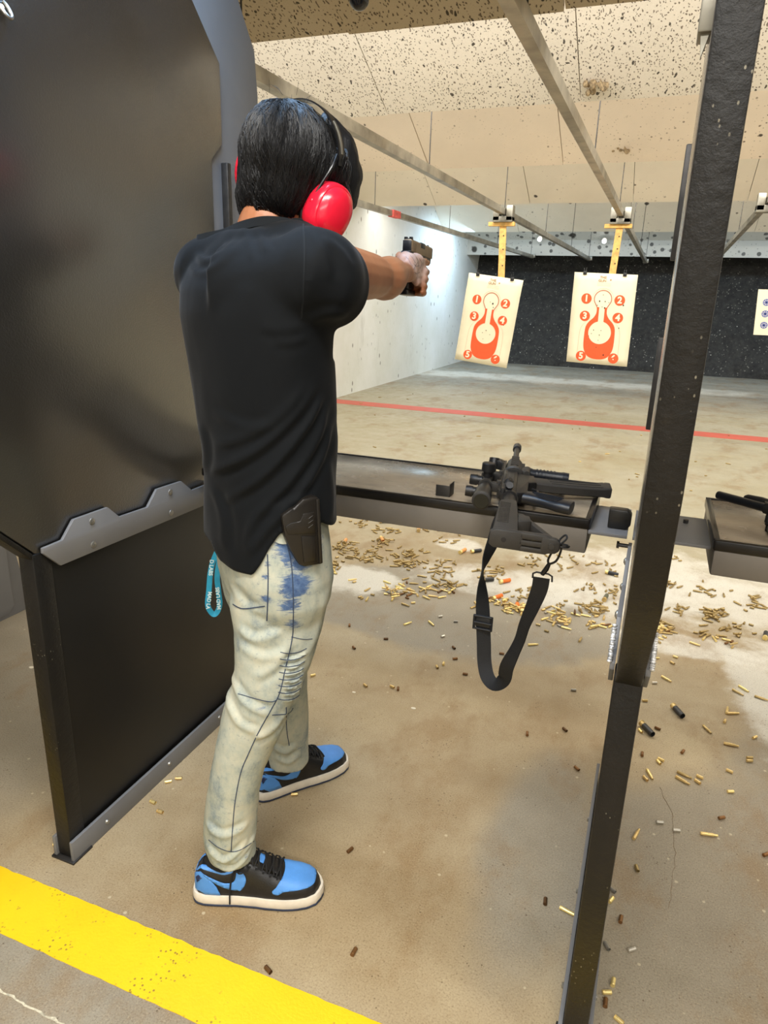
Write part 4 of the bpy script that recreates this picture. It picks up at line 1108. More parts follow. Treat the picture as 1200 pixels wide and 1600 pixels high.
# ---- sneakers
MAT_SBLACK = simple('black_leather', (24, 23, 23), 0.42, vary=.15, nscale=40, bump=.25, bscale=260)
MAT_SBLUE = simple('sky_blue_leather', (84, 148, 222), 0.5, vary=.05, nscale=20, bump=.2, bscale=300)
MAT_SOLE = simple('cream_midsole', (226, 216, 198), 0.6, vary=.05, nscale=25)
MAT_OUTSOLE = simple('dark_blue_outsole', (44, 54, 76), 0.6)
MAT_LACE = simple('black_lace', (16, 15, 15), 0.8)
MAT_WING = simple('navy_print', (28, 44, 84), 0.5)
SL_ = .300
def interp(tab, x):
    if x <= tab[0][0]: return tab[0][1]
    for (a, ya), (b, yb) in zip(tab, tab[1:]):
        if x <= b:
            t = (x - a) / (b - a); t = t * t * (3 - 2 * t) * .5 + t * .5; return lerp(ya, yb, t)
    return tab[-1][1]
WT = [(0, .004), (.004, .018), (.012, .028), (.03, .034), (.06, .036), (.10, .037), (.14, .041), (.18, .047), (.215, .050), (.24, .049), (.265, .044), (.285, .034), (.294, .020), (.298, .008), (.300, .002)]
HT = [(0, .040), (.008, .058), (.02, .074), (.045, .071), (.075, .064), (.10, .070), (.122, .086), (.14, .086), (.165, .070), (.19, .056), (.215, .046), (.24, .040), (.265, .035), (.285, .028), (.294, .018), (.300, .004)]
def shoe_mid(x): return .006 * math.sin(x / SL_ * PI) * (1 if x < .15 else 1)
def ssurf(x, f, off, side):
    """x along the shoe, f from 0 (outer sole edge) over the top to 1 (inner sole edge)"""
    x = max(0.0005, min(SL_ - .0005, x)); w = interp(WT, x); h = interp(HT, x); a = PI * f
    c, s = math.cos(a), math.sin(a); e = .72 if x < .11 else .85
    y = -w * math.copysign(abs(c) ** (lerp(.30, .62, min(1, max(0, (x - .09) / .05)))), c); z = .026 + h * abs(s) ** e
    p = Vector((x, y * side, z)); nrm = Vector(((x - .15) * 1.5 * (.2 if .03 < x < .26 else 1.5), y * side, (z - .03) * .8))
    nrm = nrm.normalized() if nrm.length > 1e-6 else Vector((0, 0, 1))
    return p + nrm * off
def patch(poly, off, side, name, mat, parent, res=.006, thick=.0012):
    ys = [p[0] for p in poly]; fs = [p[1] for p in poly]
    sc_ = .16
    pl = [Vector((a, b * sc_)) for a, b in poly]; pts = list(pl); n = len(pl); edges = [(i, (i + 1) % n) for i in range(n)]
    def ins(q):
        c = False; j = n - 1
        for i in range(n):
            if (pl[i].y > q[1]) != (pl[j].y > q[1]) and q[0] < (pl[j].x - pl[i].x) * (q[1] - pl[i].y) / (pl[j].y - pl[i].y) + pl[i].x: c = not c
            j = i
        return c
    x = min(ys) + res / 2
    while x < max(ys):
        y = min(fs) * sc_ + res / 2
        while y < max(fs) * sc_:
            if ins((x, y)): pts.append(Vector((x, y)))
            y += res
        x += res
    v, e, f, *_ = delaunay_2d_cdt(pts, edges, [], 0, 1e-6)
    m_ = MB(); vs = [m_.bm.verts.new(ssurf(p.x, p.y / sc_, off, side)) for p in v]
    for t in f:
        c = sum((v[i] for i in t), Vector((0, 0))) / len(t)
        if ins(c):
            try: m_.bm.faces.new([vs[i] for i in t])
            except ValueError: pass
    bmesh.ops.recalc_face_normals(m_.bm, faces=list(m_.bm.faces))
    o = m_.build(name, mat, parent, world=False, recalc=False)
    s = o.modifiers.new('thick', 'SOLIDIFY'); s.thickness = thick; s.offset = 0
    return o
def sneaker(heel, toe, side, label):
    r = bpy.data.objects.new('sneaker', None); link(r); r.parent = person
    r.location = heel - wloc(person); d = toe - heel; r.rotation_euler = (0, 0, math.atan2(d.y, d.x)); r['label'] = label
    m_ = MB(); N = 44; xs = [SL_ * (0.5 - 0.5 * math.cos(PI * i / 60)) for i in range(61)]
    m_.loft([[ssurf(x, k / N, 0, side) for k in range(N + 1)] + [Vector((x, 0, .02))] for x in xs])
    m_.build('upper', MAT_SBLACK, r, world=False)
    def outline(off, z, n=72):
        pts = []
        for sg in (1, -1):
            rng = [SL_ * (0.5 - 0.5 * math.cos(PI * i / 36)) for i in range(37)]
            if sg < 0: rng = rng[::-1][1:-1]
            for x in rng:
                w = max(interp(WT, x), .002) ; e = (x - SL_ / 2) / (SL_ / 2)
                pts.append(Vector((x + off * 1.2 * e * abs(e) ** 3, sg * (w + off) + 0, z)))
        return pts
    m_ = MB(); m_.loft([outline(.0035, .005), outline(.006, .012), outline(.0055, .024), outline(.004, .030), outline(.0005, .030)]); m_.build('midsole', MAT_SOLE, r, world=False)
    m_ = MB(); m_.loft([outline(.002, 0), outline(.0055, .002), outline(.0060, .006), outline(.003, .0065)]); m_.build('outsole', MAT_OUTSOLE, r, world=False)
    def both(poly): return [[(x, s / 2) for x, s in poly], [(x, 1 - s / 2) for x, s in poly]]
    sw = spline([(.018, .66), (.035, .50), (.055, .40), (.075, .335), (.092, .32), (.101, .40), (.104, .60)], 3)[:-1] + spline([(.104, .62), (.116, .56), (.126, .40), (.124, .24), (.112, .13), (.095, .13), (.072, .21), (.050, .32), (.032, .46), (.018, .66)], 3)[:-1]
    heel_ = [(.0008, .02), (.03, .02), (.066, .02), (.058, .18), (.044, .36), (.026, .54), (.014, .70), (.006, .80), (.0008, .80)]
    col = spline([(.006, .92), (.012, .84), (.026, .76), (.046, .69), (.070, .66), (.090, .68), (.099, .73)], 3) + spline([(.100, .84), (.080, .92), (.050, .95), (.022, .96), (.006, .95)], 3)[:-1]
    for p in both(sw): patch(p, .0024, side, 'swoosh', MAT_SBLUE, r, .005)
    for p in both(heel_): patch(p, .0014, side, 'heel_panel', MAT_SBLUE, r)
    for p in both(col): patch(p, .0016, side, 'collar_panel', MAT_SBLUE, r)
    lat = spline([(.213, .98), (.209, .78), (.202, .55), (.196, .38), (.188, .26), (.190, .19), (.198, .17), (.206, .22), (.214, .31), (.235, .38), (.258, .44), (.275, .54), (.284, .72), (.287, 1.0)], 3)
    toep = [(x, s / 2) for x, s in lat] + [(x, 1 - s / 2) for x, s in lat[::-1][1:]]
    patch(toep, .0013, side, 'toe_panel', MAT_SBLUE, r)
    patch([(.112, .40), (.200, .405), (.205, .5), (.200, .595), (.112, .60), (.105, .5)], .003, side, 'tongue', MAT_SBLACK, r, thick=.003)
    patch([(.150, .46), (.166, .46), (.166, .54), (.150, .54)], .0058, side, 'tongue_tag', MAT_SBLUE, r, thick=.001)
    # wings mark on the heel
    m_ = MB()
    for q in range(5):
        for sg in (0, 1):
            f = lambda s: s / 2 if sg == 0 else 1 - s / 2
            a = [ssurf(.012 + .0035 * t - q * .0006 + .001, f(.30 + q * .045 + .012 * math.sin(t)), .0030, side) for t in range(0, 5 - abs(q - 2))]
            if len(a) > 1: m_.tube(a, [.0016] * (len(a) - 1) + [.0006], 6)
    m_.build('wings_mark', MAT_WING, r, world=False)
    # laces: crossed cords through the eyelets
    m_ = MB(); xs = [.118, .134, .150, .166, .182, .198]
    for i, x in enumerate(xs):
        for (fa, fb, dx) in ((.36, .64, .012), (.64, .36, .012)):
            pts = []
            for t in range(9):
                q = t / 8; pts.append(ssurf(x + dx * (q if fa < fb else q) - .004, lerp(fa, fb, q), .0055 + .0035 * math.sin(PI * q), side))
            m_.tube(pts, .0024, 6)
    for lp in ((.112, .30), (.110, .70)):      # bow loops
        c0 = ssurf(.114, .5, .010, side); c1 = ssurf(lp[0] + .02, lp[1], .010, side); c2 = ssurf(lp[0] - .002, lp[1], .012, side)
        q = spline([tuple(c0), tuple(c1), tuple(c1 * .5 + c2 * .5 + Vector((0, (c1.y) * .12, -.004))), tuple(c2), tuple(c0)], 4); m_.tube([Vector(p) for p in q], .0020, 6)
    q = spline([tuple(ssurf(.112, .47, .011, side)), tuple(ssurf(.100, .33, .009, side)), tuple(ssurf(.094, .2, .006, side)), tuple(ssurf(.092, .05, .008, side)), (ssurf(.092, .02, .010, side).x, ssurf(.092, .02, .010, side).y, .014)], 4)
    m_.tube([Vector(p) for p in q], .0020, 6)
    m_.build('laces', MAT_LACE, r, world=False)
    m_ = MB()
    for x in xs:
        for f in (.34, .66): p = ssurf(x, f, .0022, side); m_.ball(p, (.003, .003, .002), 8)
    m_.build('eyelets', MAT_LACE, r, world=False)
    m_ = MB(); m_.loft([[Vector((.066 + .052 * math.cos(2 * PI * k / 24) * s, .034 * math.sin(2 * PI * k / 24) * s, z)) for k in range(24)] for z, s in ((.05, .84), (.102, .84), (.110, .76), (.15, .72))])
    m_.build('sock', MAT_LACE, r, world=False)
    return r
sneaker(Vector((-.866, 1.085, 0)), Vector((-.585, 1.204, 0)), 1, 'nearer sneaker, black and sky blue leather')
sneaker(Vector((-.910, 1.428, 0)), Vector((-.740, 1.680, 0)), -1, 'farther sneaker, black and sky blue leather')

# ================================================================== THINGS ON THE PERSON
MAT_EAR = simple('glossy_red_plastic', (226, 32, 56), 0.22, vary=.05, nscale=10)
MAT_CUSH = simple('black_cushion', (20, 19, 19), 0.5)
MAT_BAND = simple('black_headband', (18, 18, 20), 0.3)
r = root('ear_defenders', Hd(0, 0, .1), 'red ear defenders with a thin black headband on the shooter\'s head', 'ear defenders')
for s, (f0, u0), nm in ((1, (.006, -.062), 'ear_cup'), (-1, (.006, -.010), 'ear_cup')):
    c = Hd((.094 if s > 0 else .089) * s, f0, u0)
    out = (Rh2 * s - Fh2 * .30 + Vector((0, 0, -.06)) * s).normalized() if s > 0 else (Rh2 * s)
    lean = (Uh * .93 + Fh2 * .36).normalized() if s > 0 else Uh
    up_ = (lean - out * lean.dot(out)).normalized(); fr = out.cross(up_)
    mb = MB()
    prof = [(-.012, .95), (.0, 1.0), (.012, 1.0), (.022, .97), (.0255, .91), (.026, .86), (.032, .80), (.038, .66), (.0415, .45), (.043, .22), (.0433, .05)]
    mb.loft([ring(c + out * d * 1.05, up_, fr, .055 * k_, .047 * k_, 40, 2.25) for d, k_ in prof]); mb.build('ear_cup', MAT_EAR, r)
    mb = MB(); mb.loft([ring(c + out * d, up_, fr, .052 * k_, .045 * k_, 32, 2.2) for d, k_ in ((-.030, .80), (-.026, 1.0), (-.016, 1.04), (-.010, .95))]); mb.build('cushion', MAT_CUSH, r)
    if s > 0:
        pv = c + fr * -.0 + out * .004
        rim = c - up_ * .0 
        a0 = c + out * .006 - fr * .043 * (1 if (fr.dot(Fh2) > 0) else -1)
        # yoke wire: from the cup's rear pivot up to the band
        yoke = spline([tuple(a0 - up_ * .002), tuple(a0 + up_ * .030 + out * .004), tuple(Hd(.108, -.012, .020)), tuple(Hd(.104, .006, .048))], 5)
        MB().tube([Vector(p) for p in yoke], .0028, 8).build('yoke', MAT_BAND, r)
        MB().ball(a0 + up_ * -.001, .0058, 12).build('pivot', MAT_EAR, r)
        b0 = c + out * .008 + fr * .043 * (1 if (fr.dot(Fh2) > 0) else -1)
        yoke = spline([tuple(b0 - up_ * .014), tuple(b0 + up_ * .035 + out * .004), tuple(Hd(.104, .040, .020)), tuple(Hd(.103, .016, .048))], 5)
        MB().tube([Vector(p) for p in yoke], .0028, 8).build('yoke', MAT_BAND, r)
        q = b0 - up_ * .014; MB().cyl(q, q + (b0 - c).normalized() * .009, .0048, .004, 12).build('pivot', MAT_SCREW, r)
arc = [Hd(.106 * math.cos(a) if True else 0, .018, .0 + .135 * math.sin(a) + .018) for a in [PI * i / 30 for i in range(2, 30)]]
def bandp(a): 
    return Hd(.107 * math.cos(a), .020 - .0 * a, .030 + .112 * math.sin(a))
arc = [bandp(PI * i / 32) for i in range(0, 33)]
ribbon(arc, Fh2, .020, .003).build('headband', MAT_BAND, r)
ribbon([p + (p - Hd(0, .02, .03)).normalized() * .0022 for p in arc[2:9]], Fh2, .006, .001).build('band_highlight_strip', MAT_STEEL, r)

# ---- pistol
MAT_PBLK = simple('pistol_black', (20, 24, 30), 0.35, .3)
MAT_PTAN = simple('pistol_slide_bronze', (136, 118, 94), 0.4, .5, vary=.06)
r = root('pistol', G(0, .03, -.06), 'bronze and black pistol held out in both hands', 'pistol')
def gp(name, mat, f, bev=.0012, parent=r):
    t = MB(); f(t); t.bm.transform(Matrix(((GR.x, GA.x, GU.x, GO.x), (GR.y, GA.y, GU.y, GO.y), (GR.z, GA.z, GU.z, GO.z), (0, 0, 0, 1))))
    return t.build(name, mat, parent)
gp('slide', MAT_PTAN, lambda t: t.prism([(-.0125, -.030), (.0125, -.030), (.0125, -.004), (.009, 0), (-.009, 0), (-.0125, -.004)], 1, .004, .178, .001))
gp('slide_back_plate', MAT_PBLK, lambda t: t.box((-.0115, -.001, -.029), (.0115, .005, -.003), .001).box((-.0125, -.003, -.033), (.0125, .006, -.0285), .001))
gp('slide_serrations', MAT_PTAN, lambda t: [t.box((.0122, .010 + i * .0042, -.028), (.0136, .0122 + i * .0042, -.006)) for i in range(7)])
gp('ejection_port', MAT_PBLK, lambda t: t.box((.0065, .075, -.013), (.0131, .108, .0005), .0008))
gp('rear_sight', MAT_PBLK, lambda t: t.box((-.011, .006, -.001), (-.003, .014, .006), .0006).box((.003, .006, -.001), (.011, .014, .006), .0006).box((-.011, .006, -.001), (.011, .014, .002)))
gp('front_sight', MAT_PBLK, lambda t: t.box((-.002, .166, -.001), (.002, .173, .005)))
gp('frame', MAT_PBLK, lambda t: t.prism([(.0, -.030), (.168, -.030), (.168, -.044), (.10, -.046), (.045, -.048), (.0, -.040), (-.012, -.036), (-.010, -.031)], 0, -.0115, .0115, .001, mtx=None))
gp('barrel', MAT_PBLK, lambda t: t.cyl((0, .17, -.014), (0, .181, -.014), .007, n=14))
gp('grip', MAT_PBLK, lambda t: t.prism([(-.004, -.040), (.050, -.046), (.044, -.080), (.036, -.124), (-.016, -.124), (-.010, -.080)], 0, -.014, .014, .004))
gp('trigger_guard', MAT_PBLK, lambda t: t.tube([(0, .048, -.070), (0, .062, -.077), (0, .082, -.076), (0, .092, -.066), (0, .092, -.046)], .004, 8))
gp('trigger', MAT_PBLK, lambda t: t.tube([(0, .062, -.046), (0, .068, -.058), (0, .066, -.068)], .003, 6))
gp('magazine_base', MAT_PBLK, lambda t: t.box((-.0155, -.022, -.138), (.0155, .042, -.124), .003))
# tattoo lines on the back of the right hand
MAT_TAT = simple('tattoo_ink', (112, 98, 104), 0.6)
for pts in ([(634, 401), (638, 405), (641, 411), (645, 416)], [(641, 399), (645, 404), (649, 411)], [(650, 402), (653, 408), (649, 415), (646, 421)], [(655, 404), (659, 411), (656, 419)], [(646, 412), (650, 416), (655, 415)], [(648, 425), (651, 428), (656, 425)]):
    seam(BODY_BVH, pts, .0010, .0003, MAT_TAT, 'tattoo_line', bpy.data.objects['body'], lift=.0003, sub=3)

# ---- holster on the right hip
MAT_HOL = simple('brown_black_holster', (27, 24, 21), 0.34, vary=.12, nscale=30, bump=.1, bscale=90)
hc = None; out = (BW * -.93 + BU * .25).normalized(); hx = Vector((0, 0, 1)).cross(out).normalized()
if hx.dot(BU) < 0: hx = -hx
hz = out.cross(hx).normalized(); hz = hz if hz.z > 0 else -hz
_h = [cast(b_, 469, 822)[0] for b_ in (SH, JB)]; _h = [q_ for q_ in _h if (q_ - BO).length < 1]
hc = min(_h, key=lambda q_: (q_ - P0).length) + out * .018
HM = Matrix(((hx.x, hz.x, out.x, hc.x), (hx.y, hz.y, out.y, hc.y), (hx.z, hz.z, out.z, hc.z), (0, 0, 0, 1)))
def hp(px, py):   # a point of the holster's own face
    ry = _ray(px, py); t = (hc - P0).dot(out) / ry.dot(out); d = P0 + ry * t - hc; return (d.dot(hx), d.dot(hz))
r = root('holster', hc, 'dark moulded belt holster, empty, on the shooter\'s right hip', 'holster')
shape = [hp(*p) for p in ((438, 804), (454, 792), (457, 793), (471, 778), (488, 774), (496, 776), (499, 830), (501, 872), (500, 879), (474, 883), (465, 880), (452, 858), (443, 836))]
MB().prism(shape, 2, -.014, .010, .004, mtx=HM).build('shell', MAT_HOL, r)
ins_ = [hp(*p) for p in ((443, 820), (452, 815), (466, 812), (471, 800), (488, 797), (491, 830), (447, 832))]
MB().prism(ins_, 2, .009, .0125, .0015, mtx=HM).build('moulding', MAT_HOL, r)
MB().prism([hp(*p) for p in ((468, 835), (490, 835), (492, 873), (472, 876))], 2, .009, .0125, .0015, mtx=HM).build('moulding', MAT_HOL, r)
MB().prism([hp(*p) for p in ((491, 777), (496, 777), (501, 876), (496, 878))], 2, .006, .014, .001, mtx=HM).build('edge_rib', MAT_HOL, r)
mb = MB()
for i in range(3):
    a = hp(479, 808 + i * 7); b = hp(486, 803 + i * 7); mb.tube([HM @ Vector((a[0], a[1], .0125)), HM @ Vector((b[0], b[1], .0125))], .001, 6)
mb.build('grip_mark', MAT_HOL, r)

# ---- blue lanyard
MAT_LAN = simple('blue_lanyard', (36, 150, 186), 0.6, vary=.08, nscale=30)
MAT_WHT = simple('white_print', (206, 230, 232), 0.7, vary=.04)
LD = 0.10
c = [at_w(x, y, LD) for x, y in ((341, 858), (332, 880), (328, 900), (326, 925), (324, 945), (327, 956), (334, 963), (340, 957), (343, 945), (341, 925), (339, 905), (341, 885), (345, 862))]
c = [p + BW * (.010 * math.sin(i / 12 * PI)) for i, p in enumerate(c)]
q = [Vector(p) for p in spline([tuple(p) for p in c], 5)]
lan = root('lanyard', q[0], 'blue lanyard with white lettering hanging from the shooter\'s back pocket', 'lanyard')
ribbon(q, [(_ray(334, 910).cross(Vector(q[min(len(q) - 1, i + 1)]) - Vector(q[max(0, i - 1)]))) for i in range(len(q))], .0125, .0012).build('strap', MAT_LAN, lan)
def lantext(px, py, dx, dy, body, size):
    p = at_w(px, py, LD) + BW * -.004; p2 = at_w(px + dx, py + dy, LD) + BW * -.004
    ux = (p2 - p).normalized(); nn = (P0 - p).normalized(); uy = nn.cross(ux).normalized(); nn = ux.cross(uy)
    m_ = Matrix(((ux.x, uy.x, nn.x, p.x), (ux.y, uy.y, nn.y, p.y), (ux.z, uy.z, nn.z, p.z), (0, 0, 0, 1)))
    text_mesh(body, size, MAT_WHT, 'lettering', lan, m_, extrude=.0002, bold=.0003)
lantext(330, 886, -1, 12, 'D LABS', .0125); lantext(326.5, 937, -1.5, 12, 'MAD LA', .0125); lantext(341.5, 934, -1.0, -12, 'MAD LABS', .0125)
# ================================================================== RIFLE ON THE BENCH
MAT_GUN = simple('gunmetal', (34, 33, 33), 0.42, .3, vary=.15, nscale=40, bump=.1, bscale=200)
MAT_POLY = simple('dark_polymer', (46, 43, 39), 0.55, vary=.08, nscale=40, bump=.2, bscale=320)
MAT_GRIP = simple('black_rubber_grip', (20, 23, 29), 0.40, vary=.1, nscale=50)
MAT_GLASS = simple('scope_glass', (8, 16, 15), 0.15, 0, .5)
RB = at_z(787, 842, .932); RMZ = at_z(808.5, 698, .932)
rf = (RMZ - RB).normalized(); side0 = rf.cross(Vector((0, 0, 1))).normalized(); roll = math.radians(3)
ru = (-side0 * math.cos(roll) + Vector((0, 0, 1)) * math.sin(roll)).normalized(); rs = rf.cross(ru).normalized()
RLEN = (RMZ - RB).length; KS = RLEN / .878
# rifle coordinates: x = thickness (towards the ceiling), y = along the barrel, z = towards the sight rail
RMX = Matrix(((rs.x, rf.x, ru.x, RB.x), (rs.y, rf.y, ru.y, RB.y), (rs.z, rf.z, ru.z, RB.z), (0, 0, 0, 1))) @ Matrix.Diagonal((KS, KS, KS, 1))
rifle = root('rifle', RB + rf * .43 - Vector((0, 0, .04)), 'black scoped rifle lying on its side on the long bench, stock towards the viewer', 'rifle')
def rp(name, mat, f, parent=rifle, smooth=True, dy=0.0, dz=0.0):
    t = MB(); f(t); t.bm.transform(RMX @ Matrix.Translation((0, dy, dz))); return t.build(name, mat, parent, smooth)
rp('upper_receiver', MAT_GUN, lambda t: t.prism([(.245, -.012), (.45, -.012), (.455, .010), (.45, .024), (.27, .024), (.245, .018)], 0, -.017, .017, .004).tube([(.017, .30, .012), (.024, .30, .008), (.026, .31, .006)], [.009, .009, .007], 12), dy=0.045)
rp('lower_receiver', MAT_GUN, lambda t: t.prism([(.245, -.010), (.43, -.010), (.43, -.052), (.365, -.060), (.355, -.040), (.26, -.038)], 0, -.014, .014, .003), dy=0.045)
rp('ejection_port_cover', MAT_POLY, lambda t: t.box((.0165, .33, -.004), (.019, .41, .012), .001).box((.012, .34, .016), (.018, .40, .022), .001), dy=0.045)
rp('charging_handle', MAT_GUN, lambda t: t.box((-.022, .238, .014), (.022, .252, .022), .002).box((-.006, .24, .012), (.006, .30, .024), .001), dy=0.045)
rp('forward_assist', MAT_GUN, lambda t: t.cyl((.014, .268, .006), (.028, .250, .004), .0085, .0085, 14), dy=0.05)
def rail_(t):
    t.box((-.0105, .31, .022), (.0105, .625, .028), .001)
    for i in range(29): t.box((-.0105, .315 + i * .0107, .027), (.0105, .3205 + i * .0107, .0315))
rp('top_rail', MAT_GUN, rail_)
def hg(t):
    t.tube([(0, .495, 0), (0, .498, 0), (0, .512, 0), (0, .515, 0), (0, .62, 0), (0, .626, 0)], [.024, .0275, .0275, .022, .022, .018], 12)
    for a in (0, PI, PI * 1.5):
        for i in range(9):
            c = Vector((math.cos(a) * .0225, .522 + i * .0112, math.sin(a) * .0225)); ax = (abs(math.cos(a)) > .5)
            t.box(c - Vector((.005 if ax else .010, .0030, .010 if ax else .005)), c + Vector((.005 if ax else .010, .0030, .010 if ax else .005)))
rp('handguard', MAT_POLY, hg)
rp('barrel', MAT_GUN, lambda t: t.tube([(0, .61, 0), (0, .845, 0)], [.0085, .0080], 16).tube([(0, .66, 0), (0, .69, 0)], [.012, .012], 14))
rp('muzzle_brake', MAT_GUN, lambda t: t.tube([(0, .828, 0), (0, .832, 0), (0, .845, 0), (0, .846, 0), (0, .850, 0), (0, .851, 0), (0, .874, 0), (0, .878, 0)], [.009, .0125, .0125, .0105, .0105, .0125, .0125, .011], 18))
rp('front_sight', MAT_GUN, lambda t: t.box((-.011, .59, .030), (.011, .625, .036), .001).prism([(.592, .034), (.622, .034), (.630, .060), (.618, .066), (.600, .058)], 0, -.012, .014, .003).tube([(-.006, .604, .056), (.016, .612, .056)], [.016, .014], 12))
def sc_(t):
    z = .072
    t.tube([(0, .205, z), (0, .210, z), (0, .25, z), (0, .285, z), (0, .30, z), (0, .43, z), (0, .45, z), (0, .50, z), (0, .502, z)], [.0195, .0205, .0205, .0185, .0135, .0135, .0160, .0160, .0145], 28)
rp('scope_tube', MAT_GUN, sc_, dy=0.038, dz=-0.01)
rp('ocular_ring', MAT_POLY, lambda t: t.tube([(0, .199, .072), (0, .201, .072), (0, .216, .072), (0, .218, .072)], [.0175, .0215, .0215, .0195], 28), dy=0.038, dz=-0.01)
rp('ocular_lens', MAT_GLASS, lambda t: t.tube([(0, .1965, .072), (0, .198, .072)], [.0165, .0168], 28), dy=0.0355, dz=-0.01)
rp('elevation_turret', MAT_GUN, lambda t: t.tube([(0, .36, .084), (0, .36, .095), (0, .36, .095), (0, .36, .112), (0, .36, .114)], [.012, .012, .0135, .0135, .012], 20), dy=0.055, dz=-0.01)
rp('windage_turret', MAT_GUN, lambda t: t.tube([(.012, .36, .072), (.026, .36, .072), (.026, .36, .072), (.045, .36, .072), (.047, .36, .072)], [.012, .012, .0165, .0165, .014], 20), dy=0.055, dz=-0.01)
rp('illumination_knob', MAT_GUN, lambda t: t.tube([(0, .285, .086), (0, .285, .098), (0, .285, .098), (0, .285, .114)], [.011, .011, .0135, .0125], 20), dy=0.02, dz=-0.01)
for yy in (.315, .415): rp('scope_ring', MAT_POLY, lambda t: t.tube([(0, yy - .008, .072), (0, yy + .008, .072)], [.0175, .0175], 18).box((-.011, yy - .008, .034), (.011, yy + .008, .060), .001).box((.009, yy - .006, .036), (.018, yy + .006, .046), .001), dy=0.055, dz=-0.01)
def mag(t):
    rr = []
    for i in range(11):
        a = i / 10; c = Vector((0, .392 + .034 * a * a, -.045 - .185 * a)); tl = .10 + .25 * a
        d = Vector((0, math.cos(tl * .8), math.sin(tl * .8) * 1.0)); hw = .030; th = .0115 if a < .96 else .0135
        rr.append([c + Vector((sx * th, 0, 0)) + d * (sy * hw) for sx, sy in ((1, -.8), (1, .8), (.7, 1), (-.7, 1), (-1, .8), (-1, -.8), (-.7, -1), (.7, -1))])
    t.loft(rr)
    for sg in (-1, 1):
        for q in (-.35, .0, .35):
            t.tube([Vector((sg * .0118, .392 + .034 * a * a + q * .055, -.045 - .185 * a + q * .012)) for a in [.25 + .68 * j / 6 for j in range(7)]], .0014, 6)
rp('magazine', MAT_POLY, mag, dy=0.052)
rp('magazine_base', MAT_POLY, lambda t: t.box((-.0135, .397, -.243), (.0135, .456, -.226), .004), dy=0.052)
def pg(t):
    rr = []
    for i in range(9):
        a = i / 8; c = Vector((0, .292 - .040 * a, -.034 - .105 * a)); hw = .024 - .003 * math.sin(a * 6); th = .0135 + .001 * math.sin(a * 9)
        rr.append(ring(c, Vector((1, 0, 0)), Vector((0, .94, -.30)), th, hw, 16, 2.6))
    t.loft(rr)
    for q in range(5): t.tube([(.0150, .300 - .010 * q - .006, -.050 - .004 * q), (.0150, .272 - .008 * q, -.120 + .004 * q)], .0012, 6)
rp('pistol_grip', MAT_GRIP, pg, dy=0.022)
rp('trigger_guard', MAT_GUN, lambda t: t.tube([(0, .300, -.045), (0, .310, -.062), (0, .345, -.064), (0, .358, -.050)], .0035, 8), dy=0.035)
rp('trigger', MAT_GUN, lambda t: t.tube([(0, .322, -.038), (0, .328, -.048), (0, .324, -.056)], .0028, 6), dy=0.035)
def fg(t):
    q = [(0, .560, -.030), (0, .560, -.042), (0, .560, -.050), (0, .560, -.120), (0, .560, -.128)]
    t.tube(q, [.017, .017, .0145, .0150, .0160], 16); t.box((-.014, .535, -.042), (.014, .585, -.026), .003)
    for i in range(6): t.tube([(0, .560, -.058 - i * .009), (0, .560, -.0615 - i * .009)], .0165, 16)
    t.tube([(0, .560, -.126), (0, .560, -.142)], [.0165, .0155], 12)
rp('foregrip', MAT_GRIP, fg, dy=-0.015)
rp('weapon_light_mount', MAT_POLY, lambda t: t.box((-.006, .50, -.040), (.018, .535, -.020), .003).cyl((.012, .49, -.034), (.012, .545, -.034), .008, n=12))
rp('buffer_tube', MAT_GUN, lambda t: t.tube([(0, .03, 0), (0, .292, 0)], [.0155, .0155], 20).tube([(0, .280, 0), (0, .293, 0)], [.020, .020], 12))
def stock(t):
    t.prism([(.004, .024), (.205, .021), (.218, .010), (.218, -.017), (.150, -.021), (.004, -.026)], 0, -.019, .019, .006)
    for i in range(17): t.box((.010, .045 + i * .0085, -.004), (.0205, .0490 + i * .0085, .0180))
    t.prism([(.125, -.018), (.155, -.020), (.150, -.034), (.030, -.092), (.006, -.096), (.006, -.084), (.028, -.080), (.115, -.036)], 0, -.009, .009, .002)
    t.prism([(.075, -.022), (.125, -.022), (.120, -.046), (.085, -.050)], 0, -.016, .016, .003)
rp('stock', MAT_POLY, stock)
def pad(t):
    t.prism([(-.019, .018), (-.013, .028), (.013, .028), (.019, .018), (.019, -.036), (-.019, -.036)], 1, -.004, .010, .003)
    t.prism([(-.019, -.030), (-.0085, -.030), (-.0085, -.094), (-.012, -.094), (-.019, -.080)], 1, -.004, .010, .002)
    t.box((-.0060, -.004, -.094), (.0040, .010, -.030), .0015)
    t.prism([(.019, -.030), (.0065, -.030), (.0065, -.094), (.012, -.094), (.019, -.080)], 1, -.004, .010, .002)
    t.prism([(-.017, -.070), (.017, -.070), (.015, -.098), (.008, -.106), (-.008, -.106), (-.015, -.098)], 1, -.0045, .010, .003)
rp('butt_pad', MAT_POLY, pad)
rp('butt_hole', MAT_HOLE, lambda t: t.tube([(0, -.0042, .0), (0, -.0048, .0)], [.005, .005], 14))
rp('butt_screw', MAT_POLY, lambda t: t.tube([(0, -.0035, -.090), (0, -.006, -.090)], [.007, .006], 12))
rp('sling_loop', MAT_GUN, lambda t: t.tube([Vector((.0, .010 + .008 * math.cos(a), -.110 + .013 * math.sin(a))) for a in [2 * PI * i / 16 for i in range(17)]], .0022, 8))

